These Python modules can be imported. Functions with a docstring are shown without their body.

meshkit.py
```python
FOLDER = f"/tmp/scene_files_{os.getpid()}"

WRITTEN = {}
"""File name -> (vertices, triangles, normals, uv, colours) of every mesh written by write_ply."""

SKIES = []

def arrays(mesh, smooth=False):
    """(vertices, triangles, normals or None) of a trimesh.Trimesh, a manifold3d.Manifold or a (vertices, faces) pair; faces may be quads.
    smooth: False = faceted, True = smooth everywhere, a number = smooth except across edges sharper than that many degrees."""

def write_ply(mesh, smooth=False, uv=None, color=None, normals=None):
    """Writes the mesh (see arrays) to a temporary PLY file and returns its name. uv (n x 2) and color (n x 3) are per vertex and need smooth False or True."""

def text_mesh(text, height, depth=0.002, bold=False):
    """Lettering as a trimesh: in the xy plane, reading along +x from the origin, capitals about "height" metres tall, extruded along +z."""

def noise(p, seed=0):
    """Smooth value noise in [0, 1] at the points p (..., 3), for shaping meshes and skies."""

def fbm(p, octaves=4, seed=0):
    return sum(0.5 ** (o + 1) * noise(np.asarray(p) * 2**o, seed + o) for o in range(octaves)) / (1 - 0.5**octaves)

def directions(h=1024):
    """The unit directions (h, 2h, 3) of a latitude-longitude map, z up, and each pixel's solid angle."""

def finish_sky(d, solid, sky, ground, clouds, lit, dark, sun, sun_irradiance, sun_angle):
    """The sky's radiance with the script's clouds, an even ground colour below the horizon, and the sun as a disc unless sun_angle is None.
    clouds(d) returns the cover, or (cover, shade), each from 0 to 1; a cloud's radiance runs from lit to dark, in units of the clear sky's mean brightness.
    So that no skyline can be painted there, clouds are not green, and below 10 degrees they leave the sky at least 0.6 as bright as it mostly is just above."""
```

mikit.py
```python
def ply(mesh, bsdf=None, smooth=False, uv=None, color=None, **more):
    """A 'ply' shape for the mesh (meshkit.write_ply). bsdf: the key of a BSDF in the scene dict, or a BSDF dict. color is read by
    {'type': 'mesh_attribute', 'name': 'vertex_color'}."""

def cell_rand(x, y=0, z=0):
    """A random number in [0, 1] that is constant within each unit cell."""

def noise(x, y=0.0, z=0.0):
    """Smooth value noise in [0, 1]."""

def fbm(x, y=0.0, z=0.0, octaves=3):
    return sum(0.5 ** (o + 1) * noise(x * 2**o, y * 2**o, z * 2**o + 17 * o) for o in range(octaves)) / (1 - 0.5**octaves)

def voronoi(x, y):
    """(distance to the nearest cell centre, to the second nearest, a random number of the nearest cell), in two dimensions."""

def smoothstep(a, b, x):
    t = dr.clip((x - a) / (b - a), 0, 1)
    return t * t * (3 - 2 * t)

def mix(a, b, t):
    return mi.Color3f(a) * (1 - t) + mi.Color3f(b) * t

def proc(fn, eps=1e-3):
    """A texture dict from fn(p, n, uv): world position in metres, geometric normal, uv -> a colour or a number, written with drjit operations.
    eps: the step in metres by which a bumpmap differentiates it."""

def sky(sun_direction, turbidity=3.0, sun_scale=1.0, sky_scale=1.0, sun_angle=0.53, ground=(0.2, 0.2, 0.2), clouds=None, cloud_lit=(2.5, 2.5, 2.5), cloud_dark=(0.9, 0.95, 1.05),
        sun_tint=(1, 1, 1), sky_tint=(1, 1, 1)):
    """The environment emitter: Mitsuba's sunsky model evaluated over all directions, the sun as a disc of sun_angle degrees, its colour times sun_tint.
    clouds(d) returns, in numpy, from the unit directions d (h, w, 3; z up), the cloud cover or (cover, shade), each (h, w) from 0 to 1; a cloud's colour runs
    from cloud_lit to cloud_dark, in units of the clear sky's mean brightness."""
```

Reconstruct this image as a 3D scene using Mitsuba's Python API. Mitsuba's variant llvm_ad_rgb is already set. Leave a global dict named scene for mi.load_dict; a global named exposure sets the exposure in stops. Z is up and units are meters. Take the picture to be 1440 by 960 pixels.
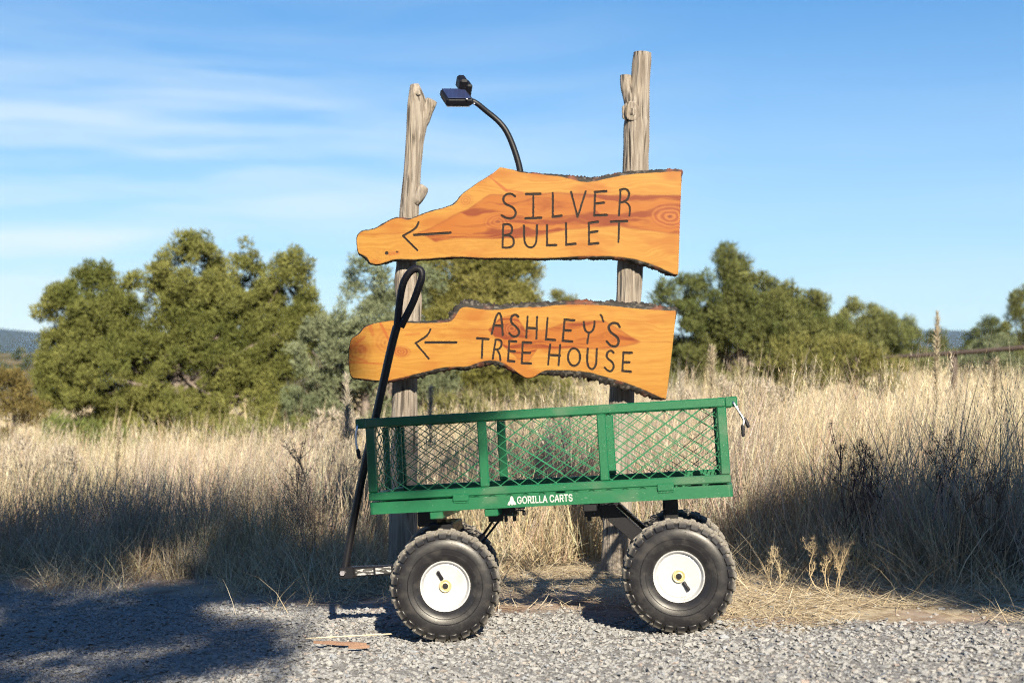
import math
import numpy as np, trimesh, mitsuba as mi, drjit as dr, mikit, meshkit
import manifold3d as m3
from shapely.geometry import Polygon, LineString, Point, box as sbox
from shapely import affinity, union_all
from scipy.spatial.transform import Rotation as Rot

# ------------------------------------------------------------------ camera, sky, exposure
FOC, CZ = 1750.0, 0.90                     # focal length in pixels of a 1440 px wide frame; eye height in metres
SUN = np.array([0.40, -1.62, 1.0])
exposure = 1.75
K = 0.63                                   # keeps every sunlit base colour in the range of the real material


def wisps(d):
    """thin cirrus drawn out in long streaks, thickest low in the east"""
    az = np.arctan2(d[..., 0], d[..., 1])
    el = np.arcsin(np.clip(d[..., 2], 0, 1))
    X, Y = np.cos(az) * 3.0, np.sin(az) * 3.0
    P = lambda kx, ke, o: np.stack([X * kx + o, Y * kx, el * ke + 0.35 * Y * kx], -1)
    warp = meshkit.fbm(P(1.2, 9, 2.0), 3, seed=5) - 0.5
    e2 = el + 0.05 * warp
    Q = lambda kx, ke, o: np.stack([X * kx + o, Y * kx, e2 * ke - 0.8 * Y * kx * 0.35], -1)
    s = meshkit.fbm(Q(1.9, 58, 3.0), 5, seed=12)
    big = meshkit.fbm(P(0.7, 7, 7.0), 3, seed=23)
    side = np.clip(0.34 - 1.25 * np.sin(az + 0.08), 0.02, 1.0)
    c = np.clip((s - 0.34) * 2.8, 0, 1) * np.clip((big - 0.26) * 3.0, 0, 1) * side * np.exp(-((el - 0.14) / 0.13) ** 2)
    veil = 0.55 * np.clip(1 - el / 0.27, 0, 1) ** 1.2 * (0.6 + 0.8 * meshkit.fbm(Q(0.8, 30, 9.0), 4, seed=31))
    return np.clip(1.05 * c + veil, 0, 0.9)


scene = {
    "type": "scene",
    "camera": {"type": "thinlens", "fov": 2 * math.degrees(math.atan(720 / FOC)), "fov_axis": "x", "aperture_radius": 0.0068, "focus_distance": 4.15,
               "near_clip": 0.05, "far_clip": 9000.0,
               "to_world": mi.ScalarTransform4f().look_at([0, 0, CZ], [0, 10, CZ], [0, 0, 1])},
    "sky_light": mikit.sky(SUN, turbidity=2.6, clouds=wisps, cloud_lit=(2.5, 2.95, 3.2), sky_tint=(0.65, 1.11, 1.55), sun_scale=3.05, sun_tint=(0.89, 1.0, 1.17), ground=(0.22, 0.19, 0.14)),
}
labels = {}

# ------------------------------------------------------------------ helpers


def numbered(key):
    if key not in scene and key not in TAKEN:
        TAKEN.add(key)
        return key
    n = 1
    while f"{key}_{n:03d}" in TAKEN or f"{key}_{n:03d}" in scene:
        n += 1
    TAKEN.add(f"{key}_{n:03d}")
    return f"{key}_{n:03d}"


TAKEN = set()


def add(key, mesh, bsdf, smooth=False, color=None, label=None, kind=None, category=None, group=None):
    key = numbered(key)
    scene[key] = mikit.ply(mesh, bsdf, smooth=smooth, color=color)
    tag(key, label, category, group, kind)
    return key


def tag(key, label=None, category=None, group=None, kind=None):
    d = {k: v for k, v in (("label", label), ("category", category), ("group", group), ("kind", kind)) if v}
    if d:
        labels[key] = {**labels.get(key, {}), **d}


def U(px, py, D):
    """the point at distance D that lies at pixel (px, py) of the 1440 x 960 photograph"""
    return np.array([(px - 720) * D / FOC, D, CZ - (py - 480) * D / FOC])


def cat(ms):
    return trimesh.util.concatenate(ms)


def tm(man):
    m = man.to_mesh()
    return trimesh.Trimesh(np.array(m.vert_properties[:, :3]), np.array(m.tri_verts), process=False)


def rbox(sx, sy, sz, b=0.002, c=(0, 0, 0)):
    """box with chamfered edges, centred at c"""
    h = np.array([sx, sy, sz]) / 2
    b = min(b, *(h * 0.9))
    P = []
    for i in (-1, 1):
        for j in (-1, 1):
            for k in (-1, 1):
                s = np.array([i, j, k])
                for a in range(3):
                    o = np.full(3, b)
                    o[a] = 0
                    P.append(s * (h - o))
    m = trimesh.convex.convex_hull(np.array(P))
    m.apply_translation(c)
    return m


def bar(p, q, w, h, up=(0, 0, 1), b=0.002):
    """rectangular bar from p to q; h is measured along up, w across"""
    p, q = np.asarray(p, float), np.asarray(q, float)
    x = q - p
    L = np.linalg.norm(x)
    x /= L
    z = np.asarray(up, float)
    z = z - x * (z @ x)
    z /= np.linalg.norm(z)
    M = np.eye(4)
    M[:3, 0], M[:3, 1], M[:3, 2], M[:3, 3] = x, np.cross(z, x), z, (p + q) / 2
    m = rbox(L, w, h, b)
    m.apply_transform(M)
    return m


def tube(pts, r, sides=10, closed=False, cap=True, jitter=None):
    p = np.asarray(pts, float)
    n = len(p)
    r = np.broadcast_to(r, (n,)).astype(float)
    if closed:
        t = np.roll(p, -1, 0) - np.roll(p, 1, 0)
    else:
        t = np.gradient(p, axis=0)
    t /= np.linalg.norm(t, axis=1, keepdims=True) + 1e-12
    a = np.cross(t[0], [0, 0, 1.0] if abs(t[0, 2]) < 0.9 else [1.0, 0, 0])
    A = []
    for i in range(n):
        a = a - t[i] * (a @ t[i])
        a /= np.linalg.norm(a)
        A.append(a)
    A = np.array(A)
    B = np.cross(t, A)
    ang = np.arange(sides) * 2 * np.pi / sides
    rr = r[:, None] * np.ones(sides)
    if jitter is not None:
        rr = rr * jitter
    v = p[:, None] + rr[:, :, None] * (np.cos(ang)[None, :, None] * A[:, None] + np.sin(ang)[None, :, None] * B[:, None])
    v = v.reshape(-1, 3)
    m = n if closed else n - 1
    i, j = np.meshgrid(np.arange(m), np.arange(sides), indexing="ij")
    i2, j2 = (i + 1) % n, (j + 1) % sides
    q = np.stack([i * sides + j, i * sides + j2, i2 * sides + j2, i2 * sides + j], -1).reshape(-1, 4)
    f = np.vstack([q[:, [0, 1, 2]], q[:, [0, 2, 3]]])
    if cap and not closed:
        k = len(v)
        v = np.vstack([v, p[0], p[-1]])
        js = np.arange(sides)
        f = np.vstack([f, np.stack([js * 0 + k, (js + 1) % sides, js], 1), np.stack([js * 0 + k + 1, (n - 1) * sides + js, (n - 1) * sides + (js + 1) % sides], 1)])
    return trimesh.Trimesh(v, f, process=False)


def spline(pts, n):
    from scipy.interpolate import CubicSpline, PchipInterpolator
    p = np.asarray(pts, float)
    s = np.r_[0, np.cumsum(np.linalg.norm(np.diff(p[:, :3], axis=0), axis=1))]
    return PchipInterpolator(s, p)(np.linspace(0, s[-1], n)) if p.shape[1] > 3 else CubicSpline(s, p)(np.linspace(0, s[-1], n))


def lathe(profile, sides=64):
    """profile of (radius, height) revolved about +y axis (height along y), not capped"""
    p = np.asarray(profile, float)
    ang = np.arange(sides) * 2 * np.pi / sides
    v = np.stack([p[:, None, 0] * np.cos(ang), np.broadcast_to(p[:, None, 1], (len(p), sides)), p[:, None, 0] * np.sin(ang)], -1).reshape(-1, 3)
    i, j = np.meshgrid(np.arange(len(p) - 1), np.arange(sides), indexing="ij")
    j2 = (j + 1) % sides
    q = np.stack([i * sides + j, (i + 1) * sides + j, (i + 1) * sides + j2, i * sides + j2], -1).reshape(-1, 4)
    return trimesh.Trimesh(v, np.vstack([q[:, [0, 1, 2]], q[:, [0, 2, 3]]]), process=False)


def ramp(x, pts):
    """piecewise linear function of x"""
    y = mi.Float(pts[0][1])
    for (x0, y0), (x1, y1) in zip(pts[:-1], pts[1:]):
        y = y + (y1 - y0) * dr.clip((x - x0) / (x1 - x0), 0, 1)
    return y


def sstep(a, b, x):
    t = np.clip((x - a) / (b - a), 0, 1)
    return t * t * (3 - 2 * t)


# ------------------------------------------------------------------ materials
def rgb(*c):
    return {"type": "rgb", "value": list(c)}


VC = {"type": "mesh_attribute", "name": "vertex_color"}
N, FB, SS, MX = mikit.noise, mikit.fbm, mikit.smoothstep, mikit.mix


def principled(color, rough, **k):
    return {"type": "twosided", "bsdf": {"type": "principled", "base_color": color, "roughness": rough, **k}}


def green_fn(p, n, uv):
    dust = SS(0.55, 0.8, FB(p.x * 14, p.y * 14, p.z * 14, 3)) * 0.26
    speck = SS(0.83, 0.9, N(p.x * 260, p.y * 260, p.z * 260)) * 0.35
    c = MX((0.006, 0.136, 0.055), (0.20, 0.21, 0.17), dust)
    return MX(c, (0.38, 0.42, 0.36), speck * SS(0.45, 0.7, N(p.x * 22, p.y * 22, p.z * 22))) * K


scene["mat_green"] = principled(mikit.proc(green_fn), 0.38, specular=0.5, clearcoat=0.25, clearcoat_gloss=0.8)
scene["mat_wire"] = principled(rgb(0.012, 0.125, 0.055), 0.22, specular=0.8, clearcoat=0.6)
scene["mat_black"] = principled(mikit.proc(lambda p, n, uv: MX((0.0055, 0.0055, 0.008), (0.09, 0.08, 0.065), SS(0.55, 0.95, FB(p.x * 30, p.y * 30, p.z * 30)) * 0.08)), 0.36, specular=0.4, clearcoat=0.2)
scene["mat_steel"] = {"type": "roughconductor", "material": "Cr", "alpha": 0.25}
scene["mat_grip"] = principled(rgb(0.010, 0.0095, 0.013), 0.5, specular=0.3)
scene["mat_zinc"] = principled(mikit.proc(lambda p, n, uv: MX((0.62, 0.50, 0.30), (0.42, 0.40, 0.20), N(p.x * 120, p.y * 120, p.z * 120))), 0.45, metallic=0.4)
scene["mat_white"] = principled(mikit.proc(lambda p, n, uv: MX((0.325, 0.335, 0.355), (0.22, 0.21, 0.19), SS(0.55, 0.9, FB(p.x * 26, p.y * 26, p.z * 26)) * 0.3)), 0.32, clearcoat=0.3)
scene["mat_decal"] = principled(rgb(0.34, 0.345, 0.345), 0.5)
scene["mat_sticker"] = principled(mikit.proc(lambda p, n, uv: MX((0.30, 0.30, 0.31), (0.03, 0.03, 0.03), SS(0.42, 0.55, FB(p.x * 70, p.y * 70, p.z * 160)))), 0.5)
scene["mat_label_dark"] = principled(rgb(0.05, 0.05, 0.05), 0.5)


def bark_fn(p, n, uv):
    a = FB(p.x * 90, p.y * 60, p.z * 90, 3)
    c = MX((0.016, 0.013, 0.011), (0.13, 0.115, 0.10), SS(0.5, 0.8, a))
    return K * MX(c, (0.20, 0.055, 0.022), SS(0.52, 0.75, FB(p.x * 21 + 7, p.y * 21, p.z * 21)) * 0.7)


scene["mat_bark_edge"] = principled(mikit.proc(bark_fn), 0.8)
scene["mat_letter"] = principled(mikit.proc(lambda p, n, uv: MX((0.006, 0.005, 0.005), (0.030, 0.020, 0.016), FB(p.x * 300, p.y * 300, p.z * 300))), 0.6, specular=0.12)


def post_fn(p, n, uv):
    w = FB(p.x * 22, p.y * 22, p.z * 4, 3) * 1.3
    g = FB((p.x + 0.012 * w) * 150, (p.y + 0.01 * w) * 150, p.z * 5, 3)
    c = MX((0.20, 0.165, 0.135), (0.36, 0.32, 0.28), SS(0.25, 0.75, g))
    c = MX(c, (0.37, 0.31, 0.24), SS(0.5, 0.75, FB(p.x * 12, p.y * 12, p.z * 5 + 9)) * 0.55)
    c = MX(c, (0.50, 0.46, 0.40), SS(0.72, 0.85, FB(p.x * 30, p.y * 30, p.z * 17 + 3)) * 0.8)
    crack = SS(0.64, 0.78, N(p.x * 120 + w, p.y * 120, p.z * 6)) * SS(0.35, 0.6, N(p.x * 9, p.y * 9, p.z * 8))
    return MX(c, (0.05, 0.04, 0.032), crack * 0.85) * (K * 1.02)


scene["mat_post"] = {"type": "twosided", "bsdf": {"type": "bumpmap", "scale": 0.011, "bump_texture": mikit.proc(lambda p, n, uv: FB(p.x * 130, p.y * 130, p.z * 7, 3), eps=8e-4),
                     "nested": {"type": "principled", "base_color": mikit.proc(post_fn), "roughness": 0.85}}}

scene["mat_vertex"] = {"type": "twosided", "bsdf": {"type": "diffuse", "reflectance": VC}}
scene["mat_blade"] = {"type": "principledthin", "base_color": VC, "roughness": 0.6, "diff_trans": 0.55, "spec_trans": 0.0}
scene["mat_leaf"] = {"type": "principledthin", "base_color": VC, "roughness": 0.65, "diff_trans": 0.22, "spec_trans": 0.0}
scene["mat_limb"] = {"type": "twosided", "bsdf": {"type": "diffuse", "reflectance": mikit.proc(lambda p, n, uv: MX((0.16, 0.125, 0.105), (0.34, 0.29, 0.26), FB(p.x * 16, p.y * 16, p.z * 5)) * K)}}
scene["mat_rust"] = principled(mikit.proc(lambda p, n, uv: MX((0.075, 0.055, 0.045), (0.13, 0.095, 0.08), FB(p.x * 5, p.y * 5, p.z * 20)) * K), 0.75)

# ------------------------------------------------------------------ terrain
SX, SY = 0.0575, -0.072
X_REF, Y_REF = -0.185, 3.80


def ground_z(x, y):
    x, y = np.asarray(x, float), np.asarray(y, float)
    dy = y - Y_REF
    near = np.where(dy > 0, 1.1 * np.tanh(dy / 1.1), dy)
    near = np.where(dy < -2, -2 + 3 * np.tanh((dy + 2) / 3), near)
    z = SY * near + SX * 3.2 * np.tanh((x - X_REF) / 3.2)
    r = np.hypot(x, y)
    left = sstep(0.5, -0.9, x / np.maximum(y, 1.0) * 2 + 0.1)
    z = z - (0.22 + 0.25 * left) * sstep(7, 17, y)
    far = sstep(22, 130, r)
    z = z - far * (3.0 + 11.0 * left)
    ang = np.arctan2(x, y)
    fbm = lambda k, s, o=4: meshkit.fbm(np.stack([x * k, y * k, 0 * x], -1), o, seed=s)
    z = z + sstep(130, 420, r) * (10.0 * left + 0.2) * (0.8 + 0.4 * fbm(1 / 150, 3))
    z = z - sstep(450, 1500, r) * 14
    ridge = 34 * np.exp(-((ang + 0.44) / 0.09) ** 2) + 20 * np.exp(-((ang - 0.33) / 0.13) ** 2) + 8 + 22 * sstep(0.5, 0.9, np.abs(ang))
    z = z + sstep(1700, 3000, r) * (ridge * (0.75 + 0.5 * fbm(1 / 900, 8)) + 13)
    z = z + 0.05 * (fbm(0.9, 1) - 0.5) * sstep(4.6, 7, y) + 0.018 * (fbm(4.0, 2) - 0.5)
    return z


def axis(n, a, b, c):
    t = np.linspace(-1, 1, n)
    return c + a * np.sinh(b * t)


gx, gy = axis(341, 0.75, 9.35, 0.0), axis(341, 0.75, 9.35, 4.6)
GX, GY = np.meshgrid(gx, gy, indexing="ij")
nx, ny = GX.shape
GI = np.arange(nx * ny).reshape(nx, ny)
gq = np.stack([GI[:-1, :-1], GI[1:, :-1], GI[1:, 1:], GI[:-1, 1:]], -1).reshape(-1, 4)
gverts = np.stack([GX, GY, ground_z(GX, GY)], -1).reshape(-1, 3)


EX, EY = [-4.0, -2.4, -1.17, 0.16, 0.96, 1.6, 3.2], [6.3, 5.6, 4.85, 4.12, 3.60, 3.52, 3.4]


def edge_y(x, xp=np):
    """where the gravel of the drive ends"""
    return np.interp(x, EX, EY)


def ground_fn(p, n, uv):
    ey = ramp(p.x, list(zip(EX, EY))) - 0.05 * SS(0.3, 0.6, p.x) + (FB(p.x * 3.0, p.y * 3.0) - 0.5) * 0.35
    g = FB(p.x * 60, p.y * 60, 0, 3)
    v1, v2, r1 = mikit.voronoi(p.x * 52, p.y * 52)
    stone = MX((0.28, 0.275, 0.275), (0.40, 0.395, 0.39), r1)
    stone = MX((0.15, 0.14, 0.13), stone, SS(0.02, 0.14, v2 - v1))
    dirt = MX((0.30, 0.21, 0.16), (0.50, 0.40, 0.33), SS(0.25, 0.75, FB(p.x * 9, p.y * 9, 0, 4)))
    dirt = MX(dirt, (0.50, 0.46, 0.42), SS(0.62, 0.72, g) * 0.6)
    litter = MX((0.36, 0.28, 0.19), (0.62, 0.52, 0.37), SS(0.3, 0.7, FB(p.x * 40, p.y * 26, 0, 3)))
    c = MX(stone, dirt, SS(-0.06, 0.12, p.y - ey))
    c = MX(c, litter, SS(0.25 - 0.28 * SS(0.35, 0.7, p.x), 0.75 - 0.58 * SS(0.35, 0.7, p.x), p.y - ey + (FB(p.x * 5, p.y * 5) - 0.5) * 0.6))
    r = dr.sqrt(p.x * p.x + p.y * p.y)
    far = MX((0.13, 0.115, 0.06), (0.27, 0.22, 0.13), SS(0.45, 0.62, FB(p.x * 0.03, p.y * 0.03, 0, 4)))
    c = MX(c, far, SS(25, 90, r))
    woods = MX((0.045, 0.055, 0.032), (0.09, 0.09, 0.055), FB(p.x * 0.008, p.y * 0.008, 0, 4))
    return MX(c, woods, SS(500, 1200, r)) * K


scene["mat_ground"] = {"type": "twosided", "bsdf": {"type": "diffuse", "reflectance": mikit.proc(ground_fn)}}
add("ground", (gverts, gq), "mat_ground", smooth=True, kind="structure")

# the air between here and the hills
scene["air"] = {"type": "homogeneous", "albedo": rgb(0.93, 0.95, 0.97), "sigma_t": rgb(3.2e-5, 6.0e-5, 11.0e-5)}
scene["haze"] = {"type": "cube", "to_world": mi.ScalarTransform4f().translate([0, 0, 30.0]).scale([5200, 5200, 75.0]), "bsdf": {"type": "null"}, "interior": {"type": "ref", "id": "air"}}
scene["camera"]["medium"] = {"type": "ref", "id": "air"}
labels["haze"] = {"label": "thin bluish haze in front of the far hills", "category": "haze", "kind": "stuff"}

# ------------------------------------------------------------------ the cart: local frame, x along the bed, y away, z up, origin at the near lower left corner of the tray
C_R = Rot.from_euler("zxy", [-7.32, -4.0, -3.30], degrees=True)
C_O = np.array([-0.4315, 3.7627, -0.523 + CZ])
BL, BW, HS, HP = 1.088, 0.4377, 0.0394, 0.2499
AXF, AXR, AXZ, WR = 0.1870, 0.9150, -0.2226, 0.165


def c2w(mesh, pre=None):
    m = mesh.copy()
    if pre is not None:
        m.apply_transform(pre)
    M = np.eye(4)
    M[:3, :3], M[:3, 3] = C_R.as_matrix(), C_O
    m.apply_transform(M)
    return m


def CL(px, py, yl):
    """cart coordinates of the point of the plane y = yl seen at that pixel"""
    d = np.array([(px - 720) / FOC, 1.0, -(py - 480) / FOC])
    o = C_R.inv().apply(np.array([0, 0, CZ]) - C_O)
    d = C_R.inv().apply(d)
    return o + d * (yl - o[1]) / d[1]


CART = "garden_cart"


def cart(part, mesh, mat, smooth=False, pre=None, **k):
    return add(f"{CART}__{part}", c2w(mesh, pre), mat, smooth=smooth, **k)


# tray: rim of folded sheet with rounded corners, and a floor of expanded steel
def rrect(x0, y0, x1, y1, r):
    return sbox(x0 + r, y0 + r, x1 - r, y1 - r).buffer(r, quad_segs=5)


ring = rrect(0, 0, BL, BW, 0.014).difference(rrect(0.003, 0.003, BL - 0.003, BW - 0.003, 0.011))
lip = rrect(0.003, 0.003, BL - 0.003, BW - 0.003, 0.011).difference(rrect(0.022, 0.022, BL - 0.022, BW - 0.022, 0.004))
r1 = trimesh.creation.extrude_polygon(ring, HS - 0.004, engine="earcut")
r2 = trimesh.creation.extrude_polygon(lip, 0.003, engine="earcut")
r2.apply_translation([0, 0, HS - 0.008])
r3 = trimesh.creation.extrude_polygon(lip, 0.003, engine="earcut")
r3.apply_translation([0, 0, 0.001])
cart("tray_rim", cat([r1, r2, r3]), "mat_green", smooth=40)


def strands(x0, z0, x1, z1, pw, ph, w, t, y, seed=0, jit=0.0015):
    """expanded diamond mesh clipped to a rectangle of the xz plane"""
    rect = sbox(x0, z0, x1, z1)
    out = []
    rng = np.random.default_rng(seed)
    k = ph / pw
    n0 = int(((x1 - x0) + (z1 - z0) / k) / pw) + 2
    for s in (1, -1):
        for i in range(-n0, n0 + 1):
            c = (x0 + x1) / 2 + i * pw + rng.uniform(-jit, jit)
            zc = (z0 + z1) / 2
            ln = LineString([(c - 2, zc - 2 * k * s), (c + 2, zc + 2 * k * s)]).intersection(rect)
            if ln.is_empty or ln.length < 0.008:
                continue
            (a, b), (c2, d) = list(ln.coords)[0], list(ln.coords)[-1]
            out.append(bar((a, y + s * t * 0.30, b), (c2, y + s * t * 0.30, d), t, w, up=(-s * k, 0, 1), b=0.0006))
    return cat(out)


floor = strands(0.02, 0.02, BL - 0.02, BW - 0.02, 0.06, 0.042, 0.003, 0.003, 0, 3)
Mf = np.eye(4)
Mf[:3, :3] = [[1, 0, 0], [0, 0, 1], [0, 1, 0]]
Mf[2, 3] = 0.010
floor.apply_transform(Mf)
floor.invert()
cart("tray_floor", floor, "mat_green")

TW = 0.027                                       # width of the square tubes
ztop = HS + HP
PX = [0.0135, 0.357, 0.717, BL - 0.0175]           # the posts along the bed


def side_panel(y, name, inner):
    k = f"{name}"
    zb = HS + 0.001
    cart(f"{k}__rail", bar((0, y, ztop - TW / 2), (BL - 0.004, y, ztop - TW / 2), 0.022, TW, b=0.003), "mat_green")
    cart(f"{k}__rail", bar((0.0, y, zb + 0.012), (BL - 0.004, y, zb + 0.012), 0.022, 0.024, b=0.003), "mat_green")
    for x in PX:
        cart(f"{k}__post", bar((x, y, zb + 0.0245), (x, y, ztop - TW - 0.0005), 0.020, TW, up=(1, 0, 0), b=0.003), "mat_green")
    cart(f"{k}__wire_mesh", strands(0.02, zb + 0.018, BL - 0.024, ztop - TW + 0.006, 0.0555, 0.039, 0.0024, 0.0024, y + inner, 5 if inner > 0 else 9), "mat_wire", kind="stuff")


side_panel(0.012, "side_panel", 0.006)
side_panel(BW - 0.012, "side_panel_001", -0.006)


def end_panel(x, name, inner):
    zb = HS + 0.001
    y0, y1 = 0.030, BW - 0.030
    cart(f"{name}__rail", bar((x, y0 - 0.005, ztop - TW / 2 + 0.001), (x, y1 + 0.005, ztop - TW / 2 + 0.001), 0.020, TW, b=0.003), "mat_green")
    cart(f"{name}__rail", bar((x, y0, zb + 0.012), (x, y1, zb + 0.012), 0.020, 0.022, b=0.003), "mat_green")
    for y in (y0 + 0.010, (y0 + y1) / 2, y1 - 0.010):
        cart(f"{name}__post", bar((x, y, zb + 0.0235), (x, y, ztop - TW), 0.020, 0.018, up=(0, 1, 0), b=0.003), "mat_green")
    m = strands(y0, zb + 0.018, y1, ztop - TW + 0.004, 0.0555, 0.039, 0.0024, 0.0024, 0, 12)
    M = np.eye(4)
    M[:3, :3] = [[0, -1, 0], [1, 0, 0], [0, 0, 1]]
    M[0, 3] = x + inner
    m.apply_transform(M)
    cart(f"{name}__wire_mesh", m, "mat_wire", kind="stuff")


end_panel(0.012, "end_panel", 0.004)
end_panel(BL - 0.016, "end_panel_001", -0.004)

# folded clips that hold the side panels to the rim
for px in (648, 936):
    c = CL(px, 700 - (px - 648) * 0.0556, -0.003)
    for far in (0, 1):
        y = -0.004 if not far else BW + 0.004
        m = cat([rbox(0.049, 0.005, 0.022, 0.002, (c[0], y, HS - 0.002)), rbox(0.046, 0.003, 0.006, 0.0012, (c[0], y + (0.0005 if not far else -0.0005) * 5, HS - 0.0155))])
        cart("clip", m, "mat_green", label="green folded clip overlapping the tray rim" if not far else None)

# corner brackets and the bent lock pins that hang from them
for (x0, x1, y) in ((BL - 0.006, BL + 0.030, 0.012), (BL - 0.006, BL + 0.030, BW - 0.012), (-0.030, 0.004, 0.012), (-0.030, 0.004, BW - 0.012)):
    m = rbox(x1 - x0, 0.026, TW + 0.003, 0.003, ((x0 + x1) / 2, y, ztop - TW / 2 - 0.0005))
    cart("corner_bracket", m, "mat_green")


def pin(path, grip, yl):
    k = f"{CART}__lock_pin"
    pts = np.array([CL(px, py, yl + dy) for px, py, dy in path])
    key = cart("lock_pin", tube(spline(pts, 26), 0.0034, 8), "mat_steel", smooth=50, label="bent bare steel lock pin with a dark grip")
    g = np.array([CL(px, py, yl + dy) for px, py, dy in grip])
    t = np.linspace(0, 1, 7)
    add(f"{key}__grip", c2w(tube(g[0] + (g[-1] - g[0]) * t[:, None], 0.0058 * np.array([0.8, 1, 1, 1, 1, 0.97, 0.7]), 10)), "mat_grip", smooth=50)


pin([(1030, 564, 0.012), (1032, 567, -0.004), (1038, 577, -0.006), (1044, 586, -0.006), (1044.5, 600, -0.006)], [(1044.5, 597, -0.006), (1045, 614, -0.006)], 0.0)
pin([(1034, 566, 0.09), (1036, 571, 0.08), (1041, 582, 0.08), (1046, 590, 0.08)], [(1046.5, 587, 0.08), (1053, 601, 0.08)], 0.0)
pin([(503, 596, 0.012), (502, 602, -0.004), (500.5, 612, -0.006), (501, 624, -0.006), (503, 634, -0.006)], [(503, 631, -0.006), (505.5, 645, -0.006)], 0.0)

# lettering and emblem on the rim
tx = meshkit.text_mesh("GORILLA CARTS", 0.0205, 0.0006, bold=True)
a, b = CL(727.5, 709.5, 0), CL(805.5, 704.5, 0)
w = tx.bounds[1, 0] - tx.bounds[0, 0]
T1 = np.eye(4)
T1[:3, :3] = np.array([[(b[0] - a[0]) / w, 0, 0], [0, 0, -1], [0, 1, 0]], float)
T1[:3, 3] = [a[0] - tx.bounds[0, 0] * T1[0, 0], -0.0003, 0.0105]
cart("lettering", tx, "mat_decal", pre=T1, label="white lettering along the tray rim")
emb = Polygon([(0, 0), (1.2, 3.5), (3.2, 5.2), (3.8, 8.6), (5.4, 11.4), (6.8, 11.6), (8.4, 9.2), (9.0, 5.6), (10.8, 3.6), (12, 0.3), (9.6, -0.6), (8.4, 1.2), (7.6, -0.6), (5.2, -0.4), (4.0, 1.6), (3.0, -0.8)])
emb = affinity.scale(emb, 0.00217, 0.00217, origin=(0, 0))
em = trimesh.creation.extrude_polygon(emb, 0.0006, engine="earcut")
a = CL(713.8, 708, 0)
T1 = np.eye(4)
T1[:3, :3] = [[1, 0, 0], [0, 0, -1], [0, 1, 0]]
T1[:3, 3] = [a[0], -0.0003, 0.0085]
cart("emblem", em, "mat_decal", pre=T1, label="white animal head emblem before the lettering")

# wheels
TYH = 0.060                                       # half width of a tyre


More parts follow.
